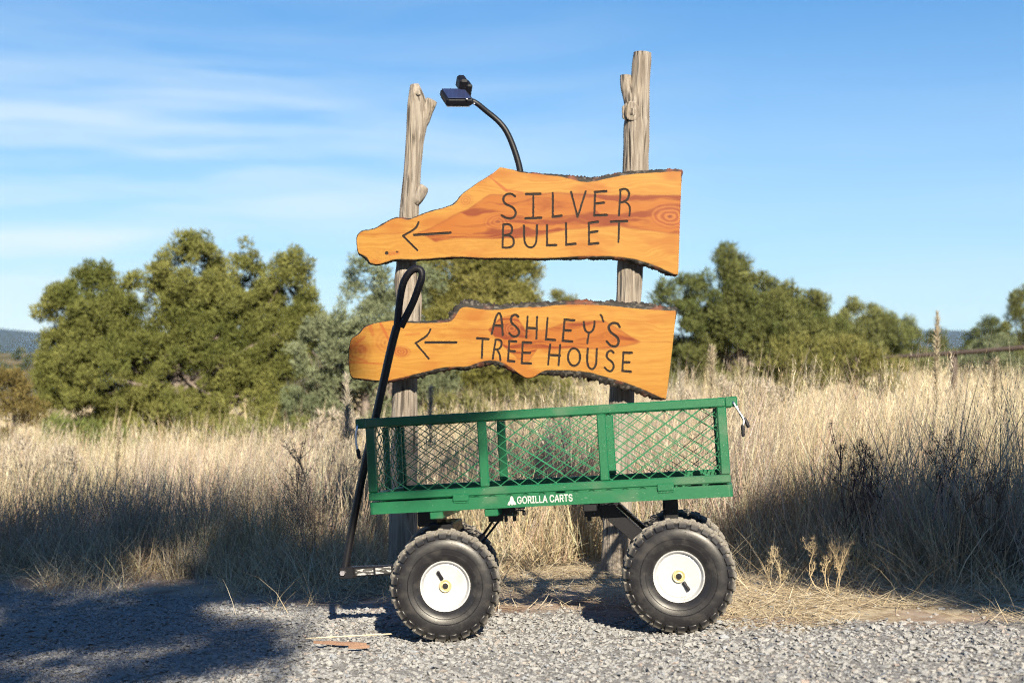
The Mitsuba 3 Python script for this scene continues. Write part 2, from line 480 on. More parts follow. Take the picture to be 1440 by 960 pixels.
def tyre_profile():
    R = WR - 0.006
    pts = [(0.074, -0.036), (0.078, -0.044), (0.088, -0.0515), (0.102, -0.0565), (0.117, -0.0585), (0.130, -0.057), (0.141, -0.053), (0.149, -0.046), (R - 0.004, -0.036), (R, -0.022), (R + 0.001, 0.0)]
    pts = pts + [(r, -y) for r, y in pts[-2::-1]]
    s = np.array(pts)
    return spline(np.c_[s, np.zeros(len(s))], 44)[:, :2]


def knob(r, th, y, sr, st, sy, tilt=0.0, skew=0.0):
    """one tread block; r radius of its base, y its place across the tread, tilt leans it onto the shoulder"""
    m = rbox(st, sy, sr, 0.0016)
    m.apply_transform(trimesh.transformations.rotation_matrix(skew, [0, 0, 1]))
    m.apply_transform(trimesh.transformations.rotation_matrix(tilt, [1, 0, 0]))
    m.apply_translation([0, y, r])
    m.apply_transform(trimesh.transformations.rotation_matrix(th, [0, 1, 0]))
    return m


rng = np.random.default_rng(4)
knobs = []
NK = 27
for i in range(NK):
    th = 2 * np.pi * i / NK
    for s in (-1, 1):
        knobs.append(knob(0.1490, th + (0.5 if s > 0 else 0) * 2 * np.pi / NK, s * 0.0480, 0.0125, 0.0230, 0.0220, tilt=-s * 1.02))
        knobs.append(knob(0.1595, th + (0.5 if s > 0 else 0) * 2 * np.pi / NK + 0.06, s * 0.031, 0.0100, 0.017, 0.019, tilt=-s * 0.40, skew=s * 0.35))
for i in range(40):
    th = 2 * np.pi * i / 40
    for y in (-0.013, 0.007):
        knobs.append(knob(0.1610, th + (0.08 if y > 0 else 0), y + 0.003, 0.0060, 0.017, 0.0145, skew=0.5 if y > 0 else -0.5))
rib1 = lathe([(0.110, -0.0583), (0.1115, -0.0600), (0.113, -0.0583)], 72)
rib2 = lathe([(0.094, -0.0535), (0.0955, -0.0557), (0.097, -0.0545)], 72)
tyre = lathe(tyre_profile(), 96)
pips = [trimesh.creation.icosphere(1, 0.0012).apply_translation([r * np.cos(t), -(0.0588 if r > 0.11 else 0.054), r * np.sin(t)]) for r, t in zip(rng.uniform(0.092, 0.135, 22), rng.uniform(0, 6.28, 22))]

rim = lathe([(0.0758, -0.030), (0.0762, -0.0385), (0.0745, -0.0412), (0.0715, -0.0405), (0.0690, -0.036), (0.0665, -0.0285), (0.0645, -0.0265), (0.0615, -0.0272), (0.060, -0.0285), (0.040, -0.0265), (0.0225, -0.0250), (0.0200, -0.0250), (0.0195, -0.0285), (0.0185, -0.0285), (0.0185, -0.010)], 64)
rim_b = rim.copy()
rim_b.vertices[:, 1] *= -1
rim_b.invert()
hub = lathe([(0.0184, -0.022), (0.0183, -0.0325), (0.0170, -0.0337), (0.0155, -0.0328), (0.0125, -0.0310), (0.0122, -0.0335), (0.0110, -0.0345), (0.0090, -0.0345), (0.0088, -0.030)], 36)
axle_end = lathe([(0.0087, -0.020), (0.0086, -0.0365), (0.0074, -0.0383), (0.0001, -0.0385)], 24)


def tyre_mat(name, c):
    """rubber, dusty where it rolls: the wheel's own centre and axle are given as a point c and a direction"""
    ax = AXDIR[name]

    def fn(p, n, uv):
        dx, dy, dz = p.x - c[0], p.y - c[1], p.z - c[2]
        h = dx * ax[0] + dy * ax[1] + dz * ax[2]
        r = dr.sqrt(dr.maximum(dx * dx + dy * dy + dz * dz - h * h, 0))
        m = FB(p.x * 40, p.y * 40, p.z * 40, 3)
        dust = SS(0.150, 0.157, r + (m - 0.5) * 0.008) * (1 - SS(0.043, 0.056, dr.abs(h))) * 0.9 + SS(0.42, 0.8, m) * 0.10
        return MX((0.012, 0.012, 0.0145), MX((0.13, 0.12, 0.108), (0.21, 0.195, 0.172), FB(p.x * 110, p.y * 110, p.z * 110)), dust)

    def rough(p, n, uv):
        dx, dy, dz = p.x - c[0], p.y - c[1], p.z - c[2]
        h = dx * ax[0] + dy * ax[1] + dz * ax[2]
        r = dr.sqrt(dr.maximum(dx * dx + dy * dy + dz * dz - h * h, 0))
        return 0.34 + 0.10 * FB(p.x * 60, p.y * 60, p.z * 60) + 0.4 * SS(0.146, 0.158, r)
    scene[name] = principled(mikit.proc(fn), mikit.proc(rough), specular=0.35)
    return name


AXDIR = {}
STEER = np.radians(9.0)
wheel_specs = [("front", AXF, 0.0, -1, -0.42), ("rear", AXR, 0.0, -1, 2.55), ("front", AXF, BW, 1, 1.2), ("rear", AXR, BW, 1, 0.4)]
WYC = 0.030                                       # centre of a near tyre behind the tray's near face
for i, (which, x, y0, side, stem) in enumerate(wheel_specs):
    yc = WYC if side < 0 else BW - WYC
    M = np.eye(4)
    if side > 0:
        M = M @ trimesh.transformations.rotation_matrix(np.pi, [0, 0, 1])
    M[:3, 3] = [x, yc, AXZ]
    if which == "front":
        S = trimesh.transformations.rotation_matrix(STEER, [0, 0, 1], [AXF, BW / 2, 0])
        M = S @ M
    key = numbered(f"{CART}__wheel")
    cw = C_R.apply(M[:3, 3]) + C_O
    AXDIR[f"mat_tyre_{i}"] = C_R.apply(M[:3, 1])
    mat = tyre_mat(f"mat_tyre_{i}", cw)
    spin = trimesh.transformations.rotation_matrix(0.37 * i, [0, 1, 0])
    add(f"{key}__tyre", cat([c2w(tyre, M), c2w(rib1, M), c2w(rib2, M), *[c2w(p, M) for p in pips], *[c2w(k, M @ spin) for k in knobs]]), mat, smooth=38)
    add(f"{key}__rim", cat([c2w(rim, M), c2w(rim_b, M)]), "mat_white", smooth=40)
    add(f"{key}__bearing", c2w(hub, M), "mat_zinc", smooth=40)
    add(f"{key}__axle_end", c2w(axle_end, M), "mat_black", smooth=40)
    d = np.array([math.sin(stem), 0, math.cos(stem)])
    p0 = d * 0.022 + [0, -0.027, 0]
    p1 = d * 0.049 + [0, -0.038, 0]
    vs = tube(np.array([p0, p0 + (p1 - p0) * 0.1, p0 + (p1 - p0) * 0.55, p0 + (p1 - p0) * 0.6, p1 - (p1 - p0) * 0.04, p1]), [0.0058, 0.0058, 0.0045, 0.0049, 0.0047, 0.0036], 12)
    add(f"{key}__valve_stem", c2w(vs, M), "mat_grip", smooth=40)

# undercarriage
def steer(m):
    return m.copy().apply_transform(trimesh.transformations.rotation_matrix(STEER, [0, 0, 1], [AXF, BW / 2, 0]))


yn, yf = 0.105, BW - 0.105
cart("rear_axle", bar((AXR, 0.06, AXZ), (AXR, BW - 0.06, AXZ), 0.020, 0.020, b=0.004), "mat_black", smooth=30)
cart("front_axle", steer(cat([bar((AXF, 0.06, AXZ), (AXF, BW - 0.06, AXZ), 0.020, 0.020, b=0.004), bar((AXF, 0.09, AXZ + 0.05), (AXF, BW - 0.09, AXZ + 0.05), 0.045, 0.07, b=0.004),
     bar((AXF, BW / 2 - 0.05, AXZ + 0.10), (AXF, BW / 2 + 0.05, AXZ + 0.10), 0.10, 0.008)])), "mat_black")
# rear: cross channels under the tray, upright channels and sloping struts
ya = 0.10
for y, s in ((ya, 1), (BW - ya, -1)):
    cart("rear_upright", cat([bar((AXR - 0.010, y, -0.002), (AXR - 0.010, y, AXZ - 0.01), 0.040, 0.005, up=(0, 1, 0)), bar((AXR - 0.032, y + s * 0.014, -0.002), (AXR - 0.032, y + s * 0.014, AXZ - 0.01), 0.005, 0.034, up=(0, 1, 0)),
          trimesh.creation.cylinder(0.006, 0.006, sections=8, transform=trimesh.transformations.translation_matrix([AXR - 0.008, y - s * 0.005, -0.035]) @ trimesh.transformations.rotation_matrix(np.pi / 2, [1, 0, 0]))]), "mat_black")
    p0, p1 = np.array([0.672, y, -0.028]), np.array([AXR - 0.02, y, AXZ + 0.02])
    q0 = np.array([0.735, y, -0.030])
    cart("strut", cat([bar(q0 - [0.01, 0, 0.012], p1, 0.004, 0.042, up=(0, 0, 1), b=0.0015), bar(q0 + [0.004, s * 0.022, 0.008], p1 + [0.012, s * 0.022, 0.012], 0.042, 0.004, b=0.0015), bar((0.690, y, -0.034), q0 + [0.004, 0, -0.004], 0.004, 0.042, b=0.0015)]), "mat_black")
    cart("cross_channel_foot", cat([rbox(0.050, 0.003, 0.045, 0.001, (0.668, y - s * 0.008, -0.022)), rbox(0.050, 0.030, 0.003, 0.001, (0.668, y + s * 0.009, -0.044)),
          *[trimesh.creation.cylinder(0.006, 0.012, sections=8, transform=trimesh.transformations.translation_matrix([0.668 + k, y, -0.052])) for k in (-0.012, 0.03)]]), "mat_black")
    cart("cross_channel_foot", cat([rbox(0.046, 0.003, 0.046, 0.001, (0.372, y - s * 0.008, -0.023)), rbox(0.040, 0.003, 0.026, 0.001, (0.412, y - s * 0.003, -0.014)), rbox(0.07, 0.030, 0.003, 0.001, (0.394, y + s * 0.009, -0.030)),
          *[trimesh.creation.cylinder(0.0055, 0.016, sections=8, transform=trimesh.transformations.translation_matrix([0.402 + k, y, -0.040])) for k in (0, 0.026)]]), "mat_black")
    cart("brace_rod", tube(np.array([[0.362, y, -0.042], [0.285, BW / 2 - s * 0.06, -0.135]]), 0.004, 8), "mat_black", smooth=40)
for x in (0.668, 0.372, 0.205):
    cart("cross_channel", bar((x, 0.004, 0.0 - 0.012), (x, BW - 0.004, -0.012), 0.040, 0.022, b=0.002), "mat_green" if x != 0.668 else "mat_black")
cart("steering_head", cat([rbox(0.060, 0.16, 0.045, 0.003, (AXF - 0.035, BW / 2 - 0.02, -0.030)), rbox(0.075, 0.18, 0.035, 0.004, (AXF + 0.012, BW / 2 - 0.04, -0.060)), bar((AXF - 0.005, BW / 2 - 0.02, -0.05), (AXF, BW / 2, AXZ + 0.06), 0.06, 0.06)]), "mat_black")

# tongue and pull handle
yt = BW / 2 - 0.015
pv = CL(485, 804, yt)
pb = CL(560, 799, yt)
tg = cart("tongue", cat([bar(pv + [0.02, 0, 0.002], pb + [0.12, 0.0, -0.003], 0.034, 0.030, b=0.003), bar(pb + [0.0, 0, -0.004], (AXF, BW / 2, AXZ + 0.03), 0.05, 0.034, b=0.003)]), "mat_black")
for k, (x0, x1) in enumerate(((500, 525), (528, 550))):
    a, b = CL(x0, 804.5 - 0.08 * (x0 - 500), yt - 0.0175), CL(x1, 802.5 - 0.08 * (x1 - 525), yt - 0.0175)
    sk = add(f"{tg}__sticker", c2w(bar(a, b, 0.0006, 0.020, b=0.0002)), "mat_sticker", label="worn white sticker on the black tongue")
    mid = a + (b - a) * 0.62
    add(f"{sk}__dark_patch", c2w(bar(mid + [-0.012, -0.0006, 0.004], mid + [0.018, -0.0006, 0.005], 0.0006, 0.007, b=0.0002)), "mat_label_dark")
cart("pivot_bracket", cat([bar(pv + [-0.012, -0.024, 0], pv + [0.034, -0.024, 0], 0.004, 0.036), bar(pv + [-0.012, 0.024, 0], pv + [0.034, 0.024, 0], 0.004, 0.036), bar(pv + [0.034, -0.026, 0], pv + [0.034, 0.026, 0], 0.004, 0.036)]), "mat_black")
cart("pivot_bolt", trimesh.creation.cylinder(0.0085, 0.066, sections=6, transform=trimesh.transformations.translation_matrix(pv) @ trimesh.transformations.rotation_matrix(np.pi / 2, [1, 0, 0])), "mat_steel")
shaft = [(485, 802), (491, 765), (499, 722), (509, 672), (520, 622), (532, 570), (543, 520), (552, 481), (558, 459)]
loop = [(558, 462), (559.5, 447), (561, 432), (563.6, 413.8), (568, 396), (575, 384.3), (584.5, 378), (591, 379.5), (593.3, 388), (589.5, 402), (582.5, 421), (572.5, 442), (563.5, 460)]
Y0 = yt
hp = spline([C_R.apply(CL(px, py, Y0)) + C_O for px, py in shaft], 40)
add(f"{CART}__handle", tube(hp, np.linspace(0.0125, 0.0135, 40), 12), "mat_black", smooth=40)
lp = spline([C_R.apply(CL(px, py, Y0 - 0.002)) + C_O for px, py in loop], 70)
add(f"{CART}__handle__grip", tube(lp, 0.0118, 12), "mat_grip", smooth=40)
tag(CART, "green steel garden cart with mesh sides and white-rimmed wheels parked before the signs", "cart")
print("cart contact", [(C_R.apply([x, WYC, AXZ - WR]) + C_O).round(3).tolist() for x in (AXF, AXR)], [(C_R.apply([x, BW - WYC, AXZ - WR]) + C_O).round(3).tolist() for x in (AXF, AXR)],
      [float(ground_z(*(C_R.apply([x, y, AXZ - WR]) + C_O)[:2])) for x in (AXF, AXR) for y in (WYC, BW - WYC)])

# ------------------------------------------------------------------ sign boards: slabs with a live bark edge, routed lettering


def chaikin(p, it=2, closed=True):
    p = np.asarray(p, float)
    for _ in range(it):
        a, b = (p, np.roll(p, -1, 0)) if closed else (p[:-1], p[1:])
        q = np.stack([a * 0.75 + b * 0.25, a * 0.25 + b * 0.75], 1).reshape(-1, p.shape[1])
        p = q if closed else np.vstack([p[:1], q[1:-1], p[-1:]])
    return p


def resample(p, step):
    q = np.vstack([p, p[:1]])
    s = np.r_[0, np.cumsum(np.linalg.norm(np.diff(q[:, :2], axis=0), axis=1))]
    t = np.arange(0, s[-1], step)
    return np.stack([np.interp(t, s, q[:, k]) for k in range(p.shape[1])], 1)


def cross(poly):
    polys = getattr(poly, "geoms", [poly])
    rings = []
    for g in polys:
        rings += [np.array(g.exterior.coords)[:-1], *[np.array(r.coords)[:-1] for r in g.interiors]]
    return m3.CrossSection(rings, m3.FillRule.EvenOdd)


def wobble(g):
    """hand-routed strokes: the edge wanders by a fraction of a millimetre"""
    from shapely import transform
    def f(c):
        q = np.c_[c * 170, np.zeros(len(c))]
        return c + 0.0022 * np.stack([meshkit.fbm(q, 2, seed=3) - 0.5, meshkit.fbm(q + 9.7, 2, seed=4) - 0.5], 1)
    return transform(g.segmentize(0.0025), f).buffer(0)


def make_sign(name, outline, letters, holes, D, thick, mat, label, sharp, seed):
    s = D / FOC
    pts = []
    for k, (x, y, w) in enumerate(outline):
        pts += [(x, y, w)] * (4 if k in sharp else 1)
    p = resample(chaikin(pts, 2), 1.0)
    xy = np.stack([(p[:, 0] - 720) * s, CZ - (p[:, 1] - 480) * s], 1)
    nz = meshkit.fbm(np.c_[xy * 60, np.zeros(len(xy))], 3, seed=seed)[:, None] - 0.5
    nrm = np.roll(xy, -1, 0) - np.roll(xy, 1, 0)
    nrm = np.stack([nrm[:, 1], -nrm[:, 0]], 1)
    nrm /= np.linalg.norm(nrm, axis=1, keepdims=True) + 1e-12
    if np.sum(xy[:, 0] * np.roll(xy[:, 1], -1) - np.roll(xy[:, 0], -1) * xy[:, 1]) < 0:
        nrm = -nrm
    bw = p[:, 2:3] * s
    poly = Polygon(xy + nrm * nz * np.clip(bw, 0, 0.004) * 0.8).buffer(0)
    poly = max(getattr(poly, "geoms", [poly]), key=lambda g: g.area)

    def put(man):
        m = tm(man) if not isinstance(man, trimesh.Trimesh) else man
        v = m.vertices
        return trimesh.Trimesh(np.stack([v[:, 0], D + thick - v[:, 2], v[:, 1]], 1), m.faces, process=False)
    board = m3.Manifold.extrude(cross(poly), thick - 0.002) + m3.Manifold.extrude(cross(poly.buffer(-0.0012)), thick - 0.001) + m3.Manifold.extrude(cross(poly.buffer(-0.0026)), thick)
    cut = []
    made = []
    for kind, strokes in letters:
        g = union_all([LineString([((x - 720) * s, CZ - (y - 480) * s) for x, y in st]).buffer(wd * s * 0.60, quad_segs=5) for st, wd in strokes]).simplify(0.0001)
        g = wobble(g)
        cut.append(m3.Manifold.extrude(cross(g), 0.01).translate([0, 0, thick - 0.006]))
        groove = m3.Manifold.extrude(cross(g), 0.0062).translate([0, 0, thick - 0.006]) - m3.Manifold.extrude(cross(g.buffer(-0.0011)), 0.01).translate([0, 0, thick - 0.0035])
        made.append((kind, groove))
    for x, y, r in holes:
        g = Point((x - 720) * s, CZ - (y - 480) * s).buffer(r * s)
        cut.append(m3.Manifold.extrude(cross(g), 0.01).translate([0, 0, thick - 0.006]))
        made.append(("knot_hole", m3.Manifold.extrude(cross(g), 0.003).translate([0, 0, thick - 0.006])))
    board = board - m3.Manifold.batch_boolean(cut, m3.OpType.Add)
    name = add(name, put(board), mat, smooth=25, label=label, category="sign")
    for kind, g in made:
        add(f"{name}__{kind}", put(g), "mat_letter", smooth=30)
    # bark: a rugged rim that widens towards the back
    L = len(xy)
    rows = []
    for k, (o, dy) in enumerate(((-0.15, 0.0022), (0.45, 0.004), (0.95, 0.013), (1.0, 0.024), (0.7, thick - 0.001))):
        n1 = meshkit.fbm(np.c_[xy * 130, np.full(L, k * 3.1)], 3, seed=seed + 5)[:, None] - 0.42
        n2 = meshkit.noise(np.c_[xy * 45, np.full(L, k * 1.3)], seed=seed + 9)[:, None] - 0.5
        off = bw * o * (1 + (1.5 * n1 + 0.8 * n2) * (k > 0)) + 0.0006
        rows.append(np.c_[xy + nrm * np.maximum(off, -0.001), np.full(L, D + dy) + (n1[:, 0] * 0.005 if 0 < k < 4 else 0)])
    v = np.array(rows)[:, :, [0, 2, 1]]
    K = len(rows)
    keep = p[:, 2] > 0.6
    i, j = np.meshgrid(np.arange(K - 1), np.nonzero(keep)[0], indexing="ij")
    j2 = (j + 1) % L
    q = np.stack([i * L + j, i * L + j2, (i + 1) * L + j2, (i + 1) * L + j], -1).reshape(-1, 4)
    add(f"{name}__bark_edge", (v.reshape(-1, 3), q), "mat_bark_edge", smooth=60)


A6 = lambda pts: [(500 + x / 6, 230 + y / 6) for x, y in pts]
B6 = lambda pts: [(730 + x / 6, 230 + y / 6) for x, y in pts]
C6 = lambda pts: [(480 + x / 6, 420 + y / 6) for x, y in pts]
D6 = lambda pts: [(720 + x / 6, 420 + y / 6) for x, y in pts]
curve = lambda pts: [tuple(q) for q in chaikin(pts, 3, closed=False)]
TH, TN = 3.1, 2.4


def arc(cx, cy, rx, ry, n=28):
    t = np.linspace(0, 2 * np.pi, n)
    return [(cx + rx * math.cos(a), cy + ry * math.sin(a)) for a in t]


outline1 = [(500.8, 333.3, 1), (508.3, 325, 1.5), (523.3, 323.7, 1.5), (538.3, 316.7, 2), (550, 308.3, 1.5), (563.3, 306.2, 1.5), (573.3, 309.7, 2), (583.3, 306.3, 1.5), (600, 299.2, 1.5), (616.7, 295, 1.5), (633.3, 290, 1.5), (641.7, 285.8, 2), (648.3, 274.2, 1), (660, 265.8, 0.7), (675, 255, 0.7), (688.3, 247.5, 0.7), (703.3, 235.2, 0.3), (716.7, 237.5, 0.3), (730, 242, 1.5), (755, 245.3, 2.2), (785, 247.5, 2.5), (801.7, 251.7, 5), (816.7, 255.8, 6), (833.3, 256.3, 6), (855, 250.8, 5), (876.7, 246.3, 4.5), (896.7, 244.2, 4), (921.7, 242.5, 3.5), (948, 241.2, 4), (957.8, 241, 3), (958.6, 249, 0.3), (956.3, 310, 0.3), (954.2, 380, 0.3), (953.4, 386.2, 0.5), (947, 385.2, 3), (930, 376.7, 5), (910, 369.2, 5), (888.3, 363.3, 5), (868.3, 360.5, 4), (830, 360, 3.5), (796.7, 361.3, 3), (763.3, 363, 2.5), (730, 362.5, 2), (691.7, 362.5, 2), (666.7, 362, 2), (645, 360.3, 2), (625, 361.7, 2), (600, 363.8, 2), (575, 364.7, 2), (555, 363.8, 2.5), (540, 369.2, 1.5), (528.3, 371.7, 1.5), (519, 368.8, 2), (517.5, 362.5, 3.5), (510, 357.5, 3), (503.3, 355.8, 1)]
letters1 = [
    ("letter", [(A6(curve([(1345, 278), (1320, 255), (1270, 256), (1240, 300), (1262, 345), (1325, 365), (1358, 410), (1335, 462), (1280, 466), (1232, 438)])), 2.7)]),
    ("letter", [(B6([(60, 258), (178, 256)]), TH), (B6([(120, 258), (118, 460)]), TN), (B6([(54, 463), (186, 458)]), TH)]),
    ("letter", [(B6([(284, 247), (284, 448)]), TN), (B6([(284, 450), (358, 441)]), TH)]),
    ("letter", [(B6([(438, 240), (493, 452)]), TN), (B6([(493, 452), (562, 236)]), TN)]),
    ("letter", [(B6([(641, 240), (634, 438)]), TN), (B6([(641, 241), (736, 234)]), TH), (B6([(640, 339), (714, 330)]), TH), (B6([(634, 438), (738, 434)]), TH)]),
    ("letter", [(B6([(856, 222), (842, 438)]), TN), (B6(curve([(852, 224), (895, 210), (930, 240), (924, 290), (893, 322), (848, 330)])), 2.7), (B6(curve([(893, 322), (932, 352), (936, 400), (930, 442)])), TN)]),
    ("letter", [(A6([(1246, 515), (1240, 708)]), TN), (A6(curve([(1246, 515), (1300, 510), (1322, 540), (1318, 585), (1290, 602), (1246, 606)])), 2.6), (A6(curve([(1246, 606), (1305, 608), (1338, 640), (1332, 695), (1290, 712), (1240, 708)])), 2.6)]),
    ("letter", [(B6(curve([(40, 524), (42, 610), (48, 680), (92, 716), (140, 690), (149, 610), (151, 520)])), 2.6)]),
    ("letter", [(B6([(235, 520), (236, 688)]), TN), (B6([(236, 690), (310, 689)]), TH)]),
    ("letter", [(B6([(395, 502), (397, 684)]), TN), (B6([(397, 685), (474, 677)]), TH)]),
    ("letter", [(B6([(589, 500), (590, 680)]), TN), (B6([(589, 502), (664, 491)]), TH), (B6([(590, 583), (660, 573)]), TH), (B6([(590, 680), (666, 672)]), TH)]),
    ("letter", [(B6([(775, 491), (910, 486)]), TH), (B6([(844, 490), (838, 662)]), TN)]),
    ("arrow", [(A6(curve([(530, 495), (512, 548), (400, 610)])), TN), (A6([(400, 610), (522, 732)]), TN), (A6([(495, 603), (800, 584)]), TH)]),
]
outline2 = [(490.3, 478.3, 1), (505, 470, 1.5), (511.7, 460.8, 2), (520, 456.7, 1), (535, 453, 0.7), (553.3, 450.5, 0.7), (565, 451.5, 1.5), (573.3, 454.2, 2), (596.7, 454.2, 2), (615, 454.0, 3), (630, 453.5, 5), (637.3, 450, 8), (643.2, 440, 8), (648.3, 432.5, 8.5), (660, 431.3, 8), (676.7, 435.3, 8), (696.7, 436.3, 7), (720, 433, 6), (741.7, 431.7, 5.5), (760, 431.7, 6), (778.3, 429.2, 5), (803.3, 428.3, 5), (836.7, 428.5, 5.5), (870, 430.8, 6.5), (903.3, 434.7, 7), (930, 436.2, 6.5), (949.5, 437, 5), (950.8, 440, 0.5), (945, 495, 0.3), (937.6, 555, 0.3), (936.5, 560.8, 1), (926.7, 557.5, 5), (903.3, 546.5, 7), (878.3, 537.2, 8), (853.3, 530.5, 9), (826.7, 522.3, 8.5), (793.3, 520.5, 8), (768.3, 520, 6), (760, 523.2, 3), (751.7, 529.3, 1), (743.3, 531.7, 0.7), (735, 529.2, 1), (720, 517.5, 4), (710, 510.8, 5.5), (696.7, 506.7, 6), (680, 507, 6), (666.7, 511.7, 5), (656.7, 515.8, 4), (633.3, 515, 4), (613.3, 518.3, 5), (588.3, 525, 5), (563.3, 530.8, 3.5), (546.7, 535, 2.5), (533.3, 535, 2), (505, 531.7, 2), (490.8, 530.8, 1)]
letters2 = [
    ("letter", [(C6(curve([(1268, 298), (1285, 225), (1305, 150), (1330, 112), (1350, 150), (1357, 230), (1362, 306)])), 2.6), (C6([(1288, 226), (1350, 228)]), TH)]),
    ("letter", [(D6(curve([(52, 152), (30, 130), (-8, 150), (-10, 200), (30, 232), (64, 275), (50, 315), (5, 322), (-22, 292)])), 2.8)]),
    ("letter", [(D6([(131, 150), (120, 330)]), TN), (D6([(212, 152), (205, 336)]), TN), (D6([(127, 246), (208, 250)]), TH)]),
    ("letter", [(D6([(299, 163), (287, 342)]), TN), (D6([(287, 343), (362, 348)]), TH)]),
    ("letter", [(D6([(443, 176), (428, 354)]), TN), (D6([(443, 176), (524, 182)]), TH), (D6([(436, 266), (494, 269)]), TH), (D6([(428, 354), (506, 361)]), TH)]),
    ("letter", [(D6(curve([(605, 195), (612, 265), (650, 292), (690, 262), (697, 192)])), 2.6), (D6([(648, 286), (635, 376)]), TN)]),
    ("apostrophe", [(D6([(747, 136), (757, 150), (771, 192)]), 2.4)]),
    ("letter", [(D6(curve([(908, 238), (890, 206), (840, 204), (808, 240), (835, 288), (885, 318), (905, 362), (880, 406), (830, 398), (800, 360)])), 2.9)]),
    ("letter", [(C6([(1146, 333), (1240, 341)]), TH), (C6([(1192, 338), (1185, 498)]), TN)]),
    ("letter", [(C6([(1302, 345), (1277, 508)]), TN), (C6(curve([(1300, 346), (1345, 346), (1356, 385), (1335, 425), (1290, 428)])), 2.5), (C6(curve([(1312, 428), (1334, 460), (1342, 518)])), TN)]),
    ("letter", [(C6([(1417, 357), (1406, 523)]), TN), (C6([(1417, 357), (1474, 361)]), TH), (C6([(1412, 440), (1462, 444)]), TH), (C6([(1406, 524), (1458, 529)]), TH)]),
    ("letter", [(D6([(91, 368), (82, 543)]), TN), (D6([(91, 368), (160, 371)]), TH), (D6([(88, 455), (150, 457)]), TH), (D6([(82, 542), (158, 546)]), TH)]),
    ("letter", [(D6([(322, 386), (304, 554)]), TN), (D6([(406, 390), (393, 560)]), TN), (D6([(312, 474), (402, 479)]), TH)]),
    ("letter", [(D6(arc(523, 492, 51, 74)), 2.6)]),
    ("letter", [(D6(curve([(640, 420), (632, 500), (640, 575), (676, 600), (708, 565), (713, 500), (716, 422)])), 2.6)]),
    ("letter", [(D6(curve([(856, 456), (835, 432), (800, 455), (798, 500), (845, 530), (862, 575), (838, 615), (805, 606), (782, 580)])), 2.6)]),
    ("letter", [(D6([(940, 455), (931, 608)]), TN), (D6([(940, 455), (1010, 456)]), TH), (D6([(936, 535), (990, 536)]), TH), (D6([(931, 608), (1000, 615)]), TH)]),
    ("arrow", [(C6(curve([(753, 258), (728, 312), (626, 374)])), TN), (C6([(626, 374), (738, 505)]), TN), (C6([(710, 368), (968, 368)]), TH)]),
]


def wood(D, upper, lower, knots, extra):
    def fn(p, n, uv):
        bx, by = p.x * (FOC / D) + 720, 480 - (p.z - CZ) * (FOC / D)
        warp = (FB(bx * 0.021, by * 0.05, 3, 3) - 0.5) * 22
        grain = FB(bx * 0.012, (by + warp) * 0.42, 1, 4)
        fine = N(bx * 0.05, (by + warp * 0.6) * 1.6)
        sap = MX((0.44, 0.178, 0.024), (0.52, 0.250, 0.047), SS(0.2, 0.8, grain * 0.75 + fine * 0.25))
        sap = MX(sap, (0.40, 0.118, 0.014), SS(0.50, 0.78, FB(bx * 0.018, by * 0.045, 8, 3)) * 0.75)
        up, lo = ramp(bx, upper), ramp(bx, lower)
        d = dr.minimum(by + warp * 0.35 - up, lo - by - warp * 0.35)
        band = SS(-2.0, 2.5, d)
        streak = SS(0.38, 0.66, FB(bx * 0.014, (by + warp) * 0.16, 5, 4))
        heart = MX((0.40, 0.105, 0.009), (0.235, 0.036, 0.003), streak)
        rim = dr.exp(-dr.square((d - 0.5) / 1.6))
        heart = MX(heart, (0.26, 0.042, 0.007), rim * 0.8)
        c = MX(sap, heart, band * (0.80 + 0.20 * streak))
        for (kx, ky, rx, ry, st) in knots:
            q = dr.sqrt(dr.square((bx - kx) / rx) + dr.square((by - ky) / ry)) + (FB(bx * 0.06, by * 0.06, 4) - 0.5) * 0.35
            k = 1 - SS(0.5, 1.0, q)
            ringc = MX((0.46, 0.15, 0.032), (0.28, 0.05, 0.008), 0.5 + 0.5 * dr.sin(q * 26))
            c = MX(c, ringc, k * st)
            c = MX(c, (0.16, 0.035, 0.012), (1 - SS(0.04, 0.10, q)) * st)
        for (x0, y0, x1, y1, w, st) in extra:       # thin growth lines
            L2 = (x1 - x0) ** 2 + (y1 - y0) ** 2
            t = dr.clip(((bx - x0) * (x1 - x0) + (by - y0) * (y1 - y0)) / L2, 0, 1)
            q = dr.sqrt(dr.square(bx - x0 - t * (x1 - x0)) + dr.square(by - y0 - t * (y1 - y0)))
            c = MX(c, (0.40, 0.09, 0.018), (1 - SS(w * 0.3, w, q + warp * 0.10)) * st)
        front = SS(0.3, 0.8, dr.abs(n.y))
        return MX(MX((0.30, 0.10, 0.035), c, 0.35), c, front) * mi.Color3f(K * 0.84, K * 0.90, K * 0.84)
    return fn


